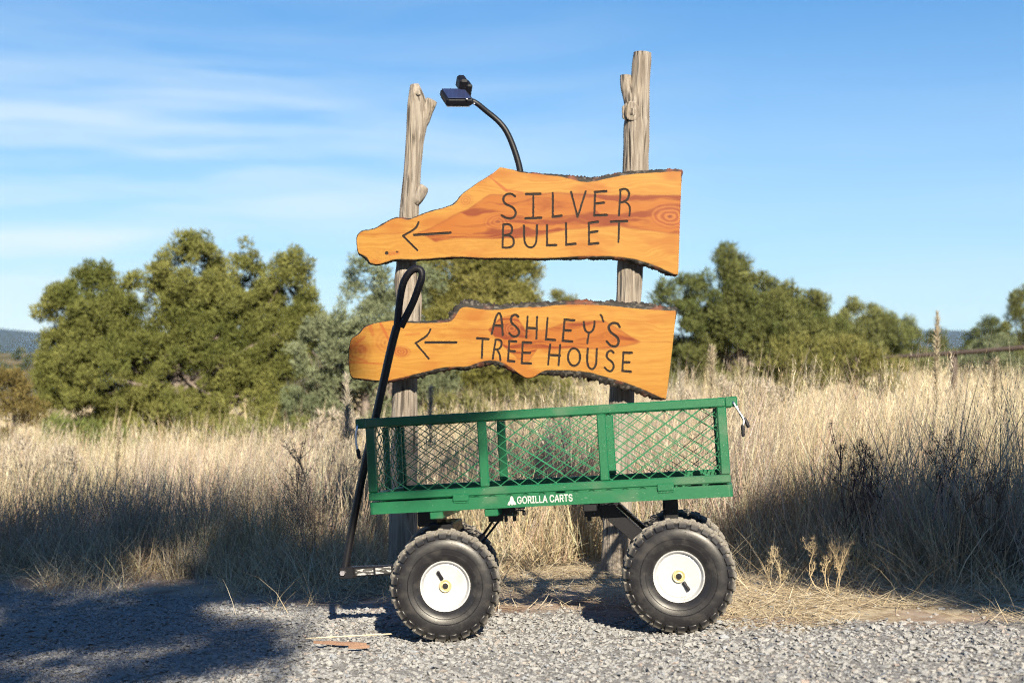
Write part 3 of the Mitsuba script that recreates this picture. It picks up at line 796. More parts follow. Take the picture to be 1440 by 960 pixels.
w1 = wood(4.90, [(586, 327), (640, 303), (662, 292), (690, 273), (735, 271), (860, 274), (957, 276)], [(586, 328), (602, 334), (612, 342), (640, 336), (722, 338), (765, 332), (800, 323), (870, 318), (957, 329)],
          [(942, 304, 34, 21, 0.85), (655, 282, 14, 12, 0.45), (700, 312, 22, 14, 0.5)], [(688, 248, 712, 268, 2.2, 0.8), (712, 268, 735, 271, 2.0, 0.7), (548, 357, 560, 355, 3.5, 0.6)])
w2 = wood(4.86, [(686, 462), (704, 446), (724, 440), (738, 462), (762, 463), (795, 452), (850, 451), (872, 464), (902, 480)], [(686, 462), (700, 478), (728, 505), (744, 508), (756, 491), (800, 489), (850, 490), (880, 487), (902, 480)],
          [(509, 491, 9, 8, 0.8), (541, 482, 22, 26, 0.35), (500, 496, 26, 22, 0.4), (564, 494, 17, 11, 0.8), (720, 461, 17, 15, 0.6)], [(535, 455, 547, 478, 2.4, 0.8), (491, 509, 545, 512, 2.0, 0.6), (570, 471, 590, 469, 1.8, 0.55), (520, 458, 524, 470, 4, 0.6), (492, 490, 512, 474, 3.5, 0.7), (492, 500, 515, 508, 2.5, 0.5)])
for nm, w in (("mat_wood_upper", w1), ("mat_wood_lower", w2)):
    scene[nm] = principled(mikit.proc(w), 0.45, specular=0.22, clearcoat=0.18, clearcoat_gloss=0.9)
make_sign("sign_board", outline1, letters1, [(543.7, 355.8, 2.6), (558.3, 354.2, 1.4)], 4.90, 0.042, "mat_wood_upper", "upper varnished live-edge wooden sign reading SILVER BULLET with a carved arrow", (30 - 1, 33, 16), 3)
make_sign("sign_board", outline2, letters2, [], 4.86, 0.045, "mat_wood_lower", "lower varnished live-edge wooden sign reading ASHLEY'S TREE HOUSE with a carved arrow", (26, 30), 17)

# ------------------------------------------------------------------ the two posts: weathered trunks with branch stubs


def trunk_mesh(pts, D, n=70, sides=26, seed=0, amp=0.06, y_lean=0.0):
    w = np.array([[*U(px, py, D), r * D / FOC] for px, py, r in pts])
    w = spline(w, n)
    ang = np.arange(sides) * 2 * np.pi / sides
    q = np.stack([np.cos(ang)[None] * 1.3 + 0 * w[:, 2:3], np.sin(ang)[None] * 1.3 + 0 * w[:, 2:3], w[:, 2:3] * 5 + 0 * ang[None]], -1)
    j = 1 + amp * 2.4 * (meshkit.fbm(q, 3, seed=seed) - 0.5) + amp * 1.2 * (meshkit.noise(q * [3, 3, 4.0], seed=seed + 3) - 0.5)
    return tube(w[:, :3], w[:, 3], sides, jitter=j)


DP = 5.0


def knot_mesh(px, py, D, r, flat, seed):
    m = trimesh.creation.icosphere(3, 1.0)
    v = m.vertices
    rad = 1 + 0.14 * np.sin(9 * np.arccos(np.clip(-v[:, 1], -1, 1)))[:, None] + 0.3 * (meshkit.fbm(v * 2.2, 3, seed=seed)[:, None] - 0.5)
    m.vertices = v * rad * np.array([r, flat, r * 1.15]) + U(px, py, D)
    return m


zb = ground_z((567 - 720) * DP / FOC, DP)
yb = 480 + (CZ - zb + 0.06) * FOC / DP
left = [(583, 119, 6), (584.5, 130, 9.5), (587, 150, 14), (586.5, 172, 14.5), (583.5, 200, 12.8), (580, 240, 12.4), (577, 275, 13), (575, 305, 13.5), (571, 365, 13.5), (571.5, 395, 17), (575, 425, 18.5), (575, 452, 17.5), (571, 490, 17.2), (570, 530, 17.5), (569, 580, 18), (567, 740, 20), (567, yb, 24)]
k = add("sign_post", trunk_mesh(left, DP, 80, seed=2), "mat_post", smooth=60, label="left weathered trunk post with a forked top behind both signs", category="post")
stub = trunk_mesh([(588, 180, 10), (593, 168, 11), (600, 155, 9.5), (605, 146, 9), (607.5, 141, 8)], DP, 20, 18, seed=5, amp=0.1)
add(f"{k}__branch_stub", stub, "mat_post", smooth=60)
add(f"{k}__branch_stub", trunk_mesh([(582, 285, 8), (589, 275, 9.5), (594, 267, 9), (597.5, 262, 6)], DP - 0.012, 16, 16, seed=8, amp=0.14), "mat_post", smooth=60)
add(f"{k}__knot", knot_mesh(588, 131, DP - 0.036, 0.009, 0.008, 3), "mat_post", smooth=60)
zb = ground_z((866 - 720) * DP / FOC, DP)
yb = 480 + (CZ - zb + 0.06) * FOC / DP
right = [(903.5, 74.5, 12), (903, 82, 12.8), (901, 110, 13), (897.5, 150, 16), (895, 185, 18.5), (894, 215, 18), (893, 240, 18.8), (892, 300, 18.5), (887, 370, 18), (883, 430, 17.5), (875, 550, 17.5), (868, 745, 20), (867, yb, 24)]
k = add("sign_post", trunk_mesh(right, DP, 80, seed=12), "mat_post", smooth=60, label="right tall weathered trunk post with a knotted top behind both signs", category="post")
add(f"{k}__branch_stub", trunk_mesh([(890, 155, 9), (884, 135, 8.5), (880.5, 121, 8), (879.5, 106, 7)], DP - 0.008, 20, 16, seed=15, amp=0.12), "mat_post", smooth=60)
add(f"{k}__knot", knot_mesh(889, 158, DP - 0.036, 0.036, 0.020, 23), "mat_post", smooth=60)

# ------------------------------------------------------------------ solar lamp on a gooseneck, fixed to the back of the upper sign
DL = 4.975
neck = spline([U(px, py, DL + dy) for px, py, dy in ((662, 141.5, -0.02), (668, 144, -0.02), (681, 154, -0.01), (697, 167, 0), (709, 180, 0), (718, 197, 0), (726, 219, 0), (731.5, 241, 0), (733, 262, 0), (733.5, 300, 0))], 50)
lamp = "solar_lamp"
scene["mat_lamp"] = principled(rgb(0.005, 0.0055, 0.009), 0.48, specular=0.3)
scene["mat_panel"] = principled(mikit.proc(lambda p, n, uv: MX((0.012, 0.018, 0.055), (0.03, 0.045, 0.12), SS(0.46, 0.5, dr.abs(p.x * 60 - dr.floor(p.x * 60) - 0.5)))), 0.15, clearcoat=0.8)
scene["mat_lens"] = principled(rgb(0.10, 0.10, 0.11), 0.15, clearcoat=0.6)
add(f"{lamp}__neck", tube(neck, np.linspace(0.0105, 0.0140, 50), 14), "mat_lamp", smooth=50)
RL = Rot.from_euler("xyz", [36, -4, 22], degrees=True)
hc = U(642, 137, DL - 0.06)


def lampbox(sx, sy, sz, c, b=0.004):
    m = rbox(sx, sy, sz, b, c)
    m.vertices = RL.apply(m.vertices) + hc
    return m


add(f"{lamp}__head", lampbox(0.112, 0.095, 0.034, (0, 0, 0), 0.008), "mat_lamp", smooth=30)
add(f"{lamp}__light_panel", lampbox(0.095, 0.085, 0.003, (-0.004, -0.004, -0.0182), 0.001), "mat_lens")
add(f"{lamp}__solar_panel", lampbox(0.095, 0.085, 0.003, (-0.004, -0.004, 0.0182), 0.001), "mat_panel")
add(f"{lamp}__hinge", cat([lampbox(0.036, 0.055, 0.052, (0.036, 0.056, 0.034), 0.008), lampbox(0.026, 0.050, 0.066, (0.058, 0.046, 0.010), 0.006)]), "mat_lamp", smooth=30)
for dx, dz in ((0.012, 0.0175), (0.046, -0.002)):
    m = trimesh.creation.icosphere(2, 0.0048)
    m.vertices = RL.apply(m.vertices * [1, 1, 0.6] + [dx + 0.012, -0.050, dz]) + hc
    add(f"{lamp}__screw", m, "mat_steel", smooth=True)
tag(lamp, "black solar lamp on a curved gooseneck rising behind the upper sign", "lamp")

# ------------------------------------------------------------------ ground cover
rng = np.random.default_rng(77)


def hull_variants(n, seed):
    r = np.random.default_rng(seed)
    out = []
    for _ in range(n):
        p = r.normal(size=(8, 3))
        p /= np.linalg.norm(p, axis=1, keepdims=True)
        p *= r.uniform(0.75, 1.1, (8, 1)) * np.array([1.0, r.uniform(0.6, 0.95), r.uniform(0.38, 0.62)])
        h = trimesh.convex.convex_hull(p)
        out.append((np.array(h.vertices), np.array(h.faces)))
    return out


def scatter(variants, pos, scale, rots, cols, which):
    V, F, C, at = [], [], [], 0
    for k, (v, f) in enumerate(variants):
        idx = np.nonzero(which == k)[0]
        if not len(idx):
            continue
        R = rots[idx]
        w = np.einsum("nij,vj->nvi", R, v) * scale[idx][:, None, None] + pos[idx][:, None]
        V.append(w.reshape(-1, 3))
        F.append((f[None] + (np.arange(len(idx)) * len(v))[:, None, None]).reshape(-1, 3) + at)
        C.append(np.repeat(cols[idx], len(v), 0))
        at += len(idx) * len(v)
    return (np.vstack(V), np.vstack(F)), np.vstack(C)


# crushed stone of the drive
n = 130000
x = rng.uniform(-3.2, 2.6, n)
y = 2.70 + rng.uniform(0, 1, n) * 3.3
ey = edge_y(x, np) + (meshkit.fbm(np.c_[x * 3, y * 3, 0 * x], 3, seed=6) - 0.5) * 0.5
keep = rng.uniform(0, 1, n) < np.clip((ey + 0.10 - y) / 0.22, 0.0, 1)
keep |= (rng.uniform(0, 1, n) < 0.05) & (y < ey + 0.9)
x, y = x[keep], y[keep]
n = len(x)
size = np.clip(np.exp(rng.normal(math.log(0.0079), 0.32, n)), 0.0042, 0.017)
lay = rng.uniform(-0.30, 0.40, n) * size
tone = rng.uniform(0, 1, (n, 1))
cols = np.array([0.345, 0.347, 0.353]) * (1 - tone) + np.array([0.42, 0.422, 0.428]) * tone
warm = rng.uniform(0, 1, n)
cols[warm < 0.07] *= [1.10, 1.0, 0.93]
cols[(warm > 0.07) & (warm < 0.085)] *= [1.14, 0.95, 0.85]
cols[(warm > 0.90)] *= [0.93, 0.98, 1.06]
cols *= K
sv = hull_variants(28, 9)
mesh, vc = scatter(sv, np.c_[x, y, ground_z(x, y) + lay], size, Rot.from_euler("zyx", np.c_[rng.uniform(0, 6.28, n), rng.normal(0, 0.20, n), rng.normal(0, 0.20, n)]).as_matrix(), cols, rng.integers(0, len(sv), n))
add("gravel", mesh, "mat_vertex", color=vc, label="loose crushed grey gravel covering the drive", category="gravel", kind="stuff")


def ribbons(root, length, width, lean_dir, lean, bend, cols, segs=3, twist=None, up=None):
    """tapered blades; lean_dir is the azimuth they lean to, lean the slope at the root, bend how much more they lean at the tip"""
    n = len(root)
    t = np.linspace(0, 1, segs + 1)[None, :, None]
    d = np.stack([np.cos(lean_dir), np.sin(lean_dir), 0 * lean_dir], -1)[:, None]
    L = length[:, None, None]
    ang = lean[:, None, None] + bend[:, None, None] * t
    # integrate the direction along the blade
    step = np.concatenate([np.zeros((n, 1, 1)), np.ones((n, segs, 1)) / segs], 1)
    hor = np.cumsum(np.sin(ang) * step, 1) * L
    ver = np.cumsum(np.cos(ang) * step, 1) * L
    c = root[:, None] + d * hor + np.array([0, 0, 1.0]) * ver
    sd = twist if twist is not None else rng.uniform(0, 2 * np.pi, n)
    side = np.stack([np.cos(sd), np.sin(sd), 0 * sd], -1)[:, None]
    w = (width[:, None, None] / 2) * (1 - 0.8 * t ** 1.5)
    a, b = c - side * w, c + side * w
    V = np.stack([a, b], 2).reshape(n, -1, 3)
    m = 2 * (segs + 1) - 1
    V = V[:, :m].copy()
    V[:, m - 1] = c[:, -1]
    f = []
    for k in range(segs - 1):
        f += [(2 * k, 2 * k + 1, 2 * k + 3), (2 * k, 2 * k + 3, 2 * k + 2)]
    k = segs - 1
    f += [(2 * k, 2 * k + 1, 2 * k + 2)]
    F = (np.array(f)[None] + (np.arange(n) * m)[:, None, None]).reshape(-1, 3)
    return V.reshape(-1, 3), F, np.repeat(cols, m, 0)


def join(parts):
    V, F, C, at = [], [], [], 0
    for v, f, c in parts:
        V.append(v)
        F.append(f + at)
        C.append(c)
        at += len(v)
    return (np.vstack(V), np.vstack(F)), np.vstack(C)


STRAW = np.array([[0.76, 0.64, 0.44], [0.68, 0.56, 0.37], [0.80, 0.71, 0.54], [0.56, 0.44, 0.28], [0.66, 0.58, 0.46], [0.42, 0.31, 0.20], [0.58, 0.54, 0.33]]) * 0.71
FX = [-4.5, -2.6, -1.5, -0.8, -0.3, 0.3, 0.7, 1.1, 1.6, 2.4, 5.0]
FY = [6.6, 6.0, 5.6, 5.25, 5.25, 5.40, 5.20, 4.90, 4.30, 3.80, 3.6]


def front_y(x):
    return np.interp(x, FX, FY)


def tall(x, y):
    return np.interp(x, [-4, -1.6, -0.9, 0.4, 1.0, 2.0, 4.0], [0.54, 0.51, 0.52, 0.68, 0.71, 0.73, 0.68])


def straw_cols(n, w):
    c = STRAW[rng.choice(len(STRAW), n, p=np.array(w) / sum(w))]
    return c * rng.uniform(0.78, 1.15, (n, 1))


parts = []
# standing dry grass, in tussocks
nt = 4300
tx_ = rng.uniform(-4.6, 4.8, nt)
ty_ = front_y(tx_) + 3.6 * rng.uniform(0, 1, nt) ** 1.5 - 0.05
pt = meshkit.fbm(np.c_[tx_ * 1.1, ty_ * 1.1, 0 * tx_], 3, seed=41)
ok = (meshkit.fbm(np.c_[tx_ * 2.6, ty_ * 2.6, 0 * tx_ + 5], 3, seed=45) > 0.36) | (ty_ > front_y(tx_) + 1.8)
tx_, ty_, pt = tx_[ok], ty_[ok], pt[ok]
nt = len(tx_)
per = 28
tr_ = np.repeat(np.clip(rng.lognormal(-2.75, 0.45, nt), 0.025, 0.16), per)           # radius of each tussock's foot
oa = rng.uniform(0, 2 * np.pi, nt * per)
od = np.sqrt(rng.uniform(0, 1, nt * per))
bx = np.repeat(tx_, per) + np.cos(oa) * od * tr_
by = np.repeat(ty_, per) + np.sin(oa) * od * tr_
n = len(bx)
depth = by - front_y(bx)
hf = np.repeat(np.clip(0.48 + 0.85 * pt + rng.normal(0, 0.16, nt), 0.35, 1.25), per)
H = tall(bx, by) * (0.40 + 0.60 * sstep(-0.1, 0.5, depth)) * hf * rng.uniform(0.35, 1.12, n)
wind = np.repeat(rng.normal(0.25, 0.5, nt), per)
ld = np.where(rng.uniform(0, 1, n) < 0.75, oa, wind)
lean = 0.03 + 0.30 * od * rng.uniform(0.3, 1.2, n)
bend = np.abs(rng.normal(0.30, 0.30, n)) + np.where(rng.uniform(0, 1, n) < 0.10, rng.uniform(0.6, 1.6, n), 0)
cl = straw_cols(n, [5, 5, 4, 2.5, 3, 1.2, 1]) * np.repeat(rng.uniform(0.62, 1.18, (nt, 1)) * (1 + rng.normal(0, 0.06, (nt, 3))), per, 0)
grey = (np.repeat(pt, per) > 0.56)[:, None]
cl = np.where(grey, cl * [0.92, 0.93, 1.05], cl)
parts.append(ribbons(np.c_[bx, by, ground_z(bx, by) - 0.01], H, rng.uniform(0.0022, 0.0054, n), ld, lean, bend, cl, 3))
# thinner grass farther back, towards the bushes
nf_ = 20000
bx = rng.uniform(-6.5, 7.5, nf_)
by = front_y(bx) + 3.0 + 6.0 * rng.uniform(0, 1, nf_)
H = tall(bx, by) * rng.uniform(0.45, 1.0, nf_) * (0.6 + 0.6 * meshkit.fbm(np.c_[bx, by, 0 * bx], 3, seed=47))
parts.append(ribbons(np.c_[bx, by, ground_z(bx, by) - 0.01], H, rng.uniform(0.006, 0.011, nf_), rng.uniform(0, 6.28, nf_), np.abs(rng.normal(0.12, 0.12, nf_)), np.abs(rng.normal(0.3, 0.3, nf_)), straw_cols(nf_, [5, 4, 4, 2, 4, 1, 2]), 2))
nf_ = 16000
bx, by = rng.uniform(-10, 13, nf_), rng.uniform(11.5, 26, nf_)
parts.append(ribbons(np.c_[bx, by, ground_z(bx, by) - 0.01], rng.uniform(0.3, 0.8, nf_), rng.uniform(0.012, 0.024, nf_), rng.uniform(0, 6.28, nf_), np.abs(rng.normal(0.15, 0.15, nf_)), np.abs(rng.normal(0.3, 0.3, nf_)), straw_cols(nf_, [5, 4, 3, 3, 4, 2, 4]), 2))
# seed heads: short hairs round the top of many stalks
ns = 2600
sx_ = rng.uniform(-4.4, 4.7, ns)
sy_ = front_y(sx_) + 0.25 + 3.1 * rng.uniform(0, 1, ns) ** 1.3
sh = tall(sx_, sy_) * rng.uniform(0.75, 1.14, ns)
sd_ = rng.normal(0.1, 0.8, ns)
sl, sb = rng.normal(0.08, 0.05, ns), np.abs(rng.normal(0.14, 0.10, ns))
base = np.c_[sx_, sy_, ground_z(sx_, sy_) - 0.01]
cst = straw_cols(ns, [4, 2, 6, 1, 4, 0.4, 0.6])
parts.append(ribbons(base, sh, np.full(ns, 0.003), sd_, sl, sb, cst, 3))
nh = 13
ta = np.tile(np.linspace(0.72, 1.0, nh), ns)
rep = lambda a: np.repeat(a, nh, 0)
an = rep(sl) + rep(sb) * ta * 0.5
top = rep(base) + np.c_[np.cos(rep(sd_)) * np.sin(an), np.sin(rep(sd_)) * np.sin(an), np.cos(an)] * (rep(sh) * ta)[:, None]
parts.append(ribbons(top - [0, 0, 0.01], rng.uniform(0.014, 0.036, ns * nh), np.full(ns * nh, 0.0034), rng.uniform(0, 2 * np.pi, ns * nh), rng.uniform(0.05, 0.42, ns * nh), rng.uniform(0, 0.2, ns * nh), rep(cst) * rng.uniform(0.9, 1.15, (ns * nh, 1)), 1))
# low, bent and broken grass at the foot of the stand
nb = 15000
lx = rng.uniform(-3.4, 3.2, nb)
ly = front_y(lx) + rng.normal(-0.05, 0.25, nb)
keep = meshkit.fbm(np.c_[lx * 2.2, ly * 2.2, 0 * lx], 3, seed=51) > 0.44
lx, ly = lx[keep], ly[keep]
nb = len(lx)
parts.append(ribbons(np.c_[lx, ly, ground_z(lx, ly)], rng.uniform(0.08, 0.34, nb), rng.uniform(0.002, 0.0042, nb), rng.uniform(0, 2 * np.pi, nb), rng.uniform(0.2, 0.9, nb), rng.uniform(0.2, 1.2, nb), straw_cols(nb, [5, 4, 4, 2, 3, 1.4, 0.4]), 3))
mesh, vc = join(parts)
add("dry_grass", mesh, "mat_blade", color=vc, label="stand of tall straw-coloured dry grass behind the cart and signs", category="grass", kind="stuff")

# straw lying flat between the gravel and the grass
nl = 42000
lx = rng.uniform(-3.2, 3.2, nl)
lo_, hi_ = edge_y(lx, np) + np.where(lx > 0.4, -0.10, 0.02), front_y(lx) + 0.5
u = rng.uniform(0, 1, nl)
ly = lo_ + (hi_ - lo_) * u
dens = np.interp(lx, [-3, -1, -0.2, 0.6, 1.0, 3], [0.4, 0.6, 0.8, 1.0, 2.2, 2.2]) * (0.15 + 0.85 * sstep(-0.05, np.where(lx > 0.5, 0.10, 0.35), u)) + 0.02
dens *= sstep(0.34, 0.62, meshkit.fbm(np.c_[lx * 2.4, ly * 2.4, 0 * lx], 3, seed=61))
k_ = rng.uniform(0, 1, nl) < dens * 1.5
lx, ly = lx[k_], ly[k_]
nl = len(lx)
mesh, vc = join([ribbons(np.c_[lx, ly, ground_z(lx, ly) + rng.uniform(0.002, 0.016, nl)], rng.uniform(0.03, 0.17, nl), rng.uniform(0.002, 0.0042, nl), rng.uniform(0, 2 * np.pi, nl), rng.uniform(1.35, 1.62, nl), rng.uniform(-0.25, 0.25, nl), straw_cols(nl, [5, 4, 5, 1.5, 3, 1.0, 0.2]), 2)])
add("straw_litter", mesh, "mat_blade", color=vc, label="matted pale straw lying between the gravel and the standing grass", category="straw", kind="stuff")

# ------------------------------------------------------------------ trees and shrubs


def clump_templates(n, sprigs, seed, length=0.55, width=0.15, upb=0.5):
    r = np.random.default_rng(seed)
    out = []
    for _ in range(n):
        p = r.normal(size=(sprigs, 3))
        p /= np.linalg.norm(p, axis=1, keepdims=True)
        p *= (r.uniform(0.15, 1, (sprigs, 1)) ** 0.5) * 0.72
        d = p + np.array([0, 0, upb]) + r.normal(0, 0.35, (sprigs, 3))
        d /= np.linalg.norm(d, axis=1, keepdims=True)
        s = np.cross(d, r.normal(size=(sprigs, 3)))
        s /= np.linalg.norm(s, axis=1, keepdims=True)
        L = length * r.uniform(0.6, 1.25, (sprigs, 1))
        W = width * r.uniform(0.7, 1.3, (sprigs, 1))
        out.append(np.stack([p - s * W * 0.5 - d * L * 0.25, p + s * W * 0.5 - d * L * 0.25, p + d * L * 0.75], 1))
    return np.array(out)


CLUMP = clump_templates(10, 120, 5, 0.44, 0.105)
CLUMP_SHADE = clump_templates(6, 48, 8, 0.60, 0.18)
CLUMP_THIN = clump_templates(8, 40, 6, 0.7, 0.11, 0.9)


def crown(centers, radii, cols, rg, tmpl=CLUMP, squash=0.9):
    n = len(centers)
    w = rg.integers(0, len(tmpl), n)
    R = Rot.from_euler("zyx", np.c_[rg.uniform(0, 2 * np.pi, n), rg.normal(0, 0.35, n), rg.normal(0, 0.35, n)]).as_matrix()
    v = np.einsum("nij,nskj->nski", R, tmpl[w]) * radii[:, None, None, None] * np.array([1, 1, squash]) + centers[:, None, None]
    S = tmpl.shape[1]
    c = np.repeat(np.repeat(cols, S, 0) * rg.uniform(0.78, 1.22, (n * S, 1)), 3, 0)
    return v.reshape(-1, 3), np.arange(n * S * 3).reshape(-1, 3), c


def tree(name, label, D, lobes, cols, r0, density, base_px, seed, category="tree", trunk_r=0.10, limbs=26, group=None, deep=0.85, tmpl=CLUMP, gap=0.40, bare=0.5):
    """lobes: (px, py, rx, ry) in pixels as seen from the drive, each turned into a ball of foliage clumps at its own depth"""
    rg = np.random.default_rng(seed)
    s = D / FOC if D else 1.0
    cen, rad = [], []
    for lobe in lobes:
        px, py = lobe[:2]
        if D is None:                       # lobes given in metres: centre and two radii
            c, a, b = np.array(lobe[:3], float), lobe[3], lobe[4]
        else:
            rx, ry = lobe[2:]
            c = U(px, py, D) + np.array([0, rg.uniform(-0.35, 0.35) * min(rx, 70) * s, 0])
            a, b = rx * s, ry * s
        dep = min(a, 1.3 * b) * deep
        n = int(4.6 * density * (a * b + a * dep + b * dep) / (r0 * r0)) + 2
        u = rg.normal(size=(n, 3))
        u /= np.linalg.norm(u, axis=1, keepdims=True)
        q = u * rg.uniform(0.55, 1.0, (n, 1)) ** 0.6
        q *= 1 + 0.52 * (meshkit.fbm(u * 2.4 + seed + px * 0.1, 3, seed=seed)[:, None] - 0.5)
        p = c + q * np.array([a, dep, b]) * 0.92
        ok = meshkit.fbm(p / (r0 * 3.2), 3, seed=seed + 1) > gap
        p = p[ok]
        cen.append(p)
        rad.append(r0 * rg.uniform(0.6, 1.25, len(p)))
    cen, rad = np.vstack(cen), np.concatenate(rad)
    from scipy.spatial import cKDTree
    near = cKDTree(cen).query(cen, k=min(6, len(cen)))[0][:, -1]
    ok = near < 2.1 * r0
    if ok.sum() > 10:
        cen, rad = cen[ok], rad[ok]
    gz = ground_z(cen[:, 0], cen[:, 1])
    ok = cen[:, 2] > gz + 0.05
    cen, rad = cen[ok], rad[ok]
    cols = np.asarray(cols) * K
    t = np.clip(meshkit.fbm(cen / (r0 * 6), 3, seed=seed + 2)[:, None] * 1.7 - 0.35 + rg.normal(0, 0.16, (len(cen), 1)), 0, 1)
    cc = cols[0] * (1 - t) + cols[1] * t
    v, f, c = crown(cen, rad, cc, rg, tmpl)
    key = numbered(name)
    tag(key, label, category, group)
    add(f"{key}__crown", (v, f), "mat_leaf", color=c)
    bp = U(*base_px, D) if D else np.array([*base_px, 0.0])
    bp[2] = ground_z(bp[0], bp[1]) - 0.1
    mid = cen.mean(0)
    ms = []
    top = np.array([bp[0] * 0.4 + mid[0] * 0.6, bp[1], mid[2] + 0.1])
    tr = spline(np.array([bp, bp * 0.55 + top * 0.45 + rg.normal(0, 0.06, 3), top]), 16)
    ms.append(tube(tr, np.linspace(trunk_r, trunk_r * 0.5, 16), 9, cap=False))
    up_ = np.nonzero((cen[:, 2] > bp[2] + 0.45 * (mid[2] - bp[2])) & (cen[:, 1] > mid[1] - 0.25 * r0))[0]
    far = rg.choice(up_, min(limbs, len(up_)), replace=False)
    for i in far:
        a = tr[rg.integers(2, 15)]
        b = cen[i] * 0.82 + mid * 0.18
        m = (a + b) / 2 + rg.normal(0, 0.10, 3) * np.linalg.norm(b - a) - [0, 0, 0.12 * np.linalg.norm(b - a)]
        b2 = b + (b - m) * bare * 0.25
        ms.append(tube(spline(np.array([a, m, b2]), 9), np.linspace(trunk_r * 0.24, trunk_r * 0.05, 9), 6, cap=False))
    add(f"{key}__trunk", cat(ms), "mat_limb", smooth=True)
    return key


YG = [(0.140, 0.160, 0.048), (0.265, 0.268, 0.088)]
GREY = [(0.17, 0.205, 0.115), (0.28, 0.315, 0.19)]
OLIVE = [(0.17, 0.175, 0.050), (0.27, 0.25, 0.085)]
DARK = [(0.115, 0.140, 0.050), (0.225, 0.230, 0.088)]
tree("juniper_tree", "broad dense yellow-green juniper at the far left behind the grass", 15.0,
     [(128, 428, 66, 58), (95, 500, 52, 62), (268, 388, 56, 54), (335, 420, 66, 66), (402, 412, 46, 50), (205, 440, 74, 64), (300, 495, 100, 76), (175, 530, 96, 70), (385, 495, 56, 68), (100, 575, 52, 48), (240, 585, 90, 45), (345, 575, 90, 50), (346, 357, 13, 17), (270, 345, 30, 16), (410, 370, 25, 18), (130, 385, 30, 18), (250, 540, 90, 50), (150, 470, 60, 60), (420, 460, 36, 50), (300, 450, 80, 60), (180, 600, 90, 36), (300, 605, 110, 36), (400, 590, 60, 40), (75, 545, 32, 60), (80, 440, 34, 44)],
     YG, 0.145, 0.72, (250, 640), 101, trunk_r=0.12, limbs=60, gap=0.37)
tree("juniper_tree", "pale grey-green juniper directly behind the left post", 13.5,
     [(515, 395, 34, 50), (482, 440, 46, 48), (452, 498, 46, 52), (530, 470, 56, 62), (598, 412, 30, 36), (435, 560, 44, 42), (560, 540, 58, 50), (620, 510, 36, 50), (505, 560, 70, 50), (500, 500, 60, 60), (570, 440, 50, 50)],
     GREY, 0.140, 0.52, (520, 640), 102, trunk_r=0.08, limbs=30, gap=0.38)
tree("pinyon_tree", "olive pinyon with puffy boughs and sky gaps between the two signs", 17.5,
     [(655, 395, 46, 40), (722, 395, 46, 42), (645, 450, 56, 40), (735, 448, 48, 40), (695, 505, 92, 50), (785, 535, 62, 40), (760, 485, 50, 34), (690, 375, 70, 28), (690, 430, 80, 40), (620, 480, 50, 50), (650, 550, 70, 40), (720, 560, 70, 40), (610, 400, 36, 44), (628, 440, 50, 44), (690, 400, 60, 34)],
     OLIVE, 0.19, 0.70, (690, 600), 103, trunk_r=0.10, limbs=30, gap=0.385)
tree("pinyon_tree", "small distant olive pinyon in the gap left of the right post", 27.0,
     [(800, 452, 34, 34), (840, 470, 30, 34), (790, 425, 16, 18), (775, 500, 50, 40), (850, 510, 40, 30)], OLIVE, 0.22, 0.55, (805, 560), 104, trunk_r=0.1, limbs=12)
tree("pinyon_tree", "tall dark green pinyon with a pointed top just right of the signs", 19.0,
     [(1035, 388, 36, 32), (1000, 420, 50, 38), (946, 420, 32, 36), (955, 480, 56, 50), (1060, 440, 56, 40), (1108, 428, 30, 26), (1150, 427, 15, 17), (1100, 478, 66, 44), (1020, 500, 72, 46), (1148, 472, 36, 36), (985, 540, 70, 40), (1040, 460, 70, 50), (1090, 520, 70, 40), (945, 480, 36, 60), (1022, 372, 26, 26), (1168, 478, 38, 34), (1150, 520, 60, 36), (1070, 420, 50, 36), (1120, 455, 50, 36), (1000, 450, 60, 50)],
     DARK, 0.190, 0.66, (1040, 600), 105, trunk_r=0.11, limbs=40, gap=0.385)
tree("juniper_tree", "rounded green juniper right of the dark pointed pinyon", 27.0,
     [(1213, 456, 40, 34), (1258, 468, 38, 30), (1292, 490, 24, 24), (1200, 492, 56, 34), (1260, 505, 50, 26), (1300, 512, 30, 24), (1230, 480, 60, 40)], [(0.15, 0.18, 0.07), (0.24, 0.25, 0.10)], 0.21, 0.85, (1240, 560), 106, trunk_r=0.14, limbs=20)
tree("pinyon_tree", "dark pinyon cut off by the right edge of the view", 24.0,
     [(1446, 428, 26, 22), (1440, 455, 30, 20), (1462, 480, 40, 30), (1470, 440, 30, 40)], DARK, 0.19, 0.55, (1462, 560), 107, trunk_r=0.12, limbs=16)
tree("juniper_tree", "low grey-green juniper beneath the far fence rail", 30.0,
     [(1345, 520, 40, 26), (1400, 500, 46, 30), (1440, 510, 40, 30)], GREY, 0.24, 0.6, (1390, 560), 108, trunk_r=0.1, limbs=10)
tree("juniper_tree", "small round far juniper left of the cut-off pinyon", 48.0,
     [(1400, 462, 26, 18), (1375, 475, 18, 14), (1425, 470, 22, 16)], [(0.10, 0.125, 0.05), (0.15, 0.165, 0.07)], 0.34, 0.6, (1400, 500), 109, trunk_r=0.12, limbs=8)
tree("juniper_tree", "distant low tree at the foot of the right-hand slope", 62.0,
     [(1322, 478, 22, 14), (1290, 480, 20, 16), (1170, 470, 30, 16)], [(0.10, 0.125, 0.05), (0.15, 0.165, 0.07)], 0.40, 0.6, (1310, 500), 110, trunk_r=0.12, limbs=8)
SH = [(0.15, 0.155, 0.05), (0.25, 0.235, 0.085)]
tree("rabbitbrush", "yellow-green bush rising above the grass right of the cart", 11.5, [(1118, 512, 60, 42), (1075, 540, 50, 34)], SH, 0.11, 0.55, (1110, 600), 111, "bush", 0.02, 18, tmpl=CLUMP_THIN, gap=0.36)
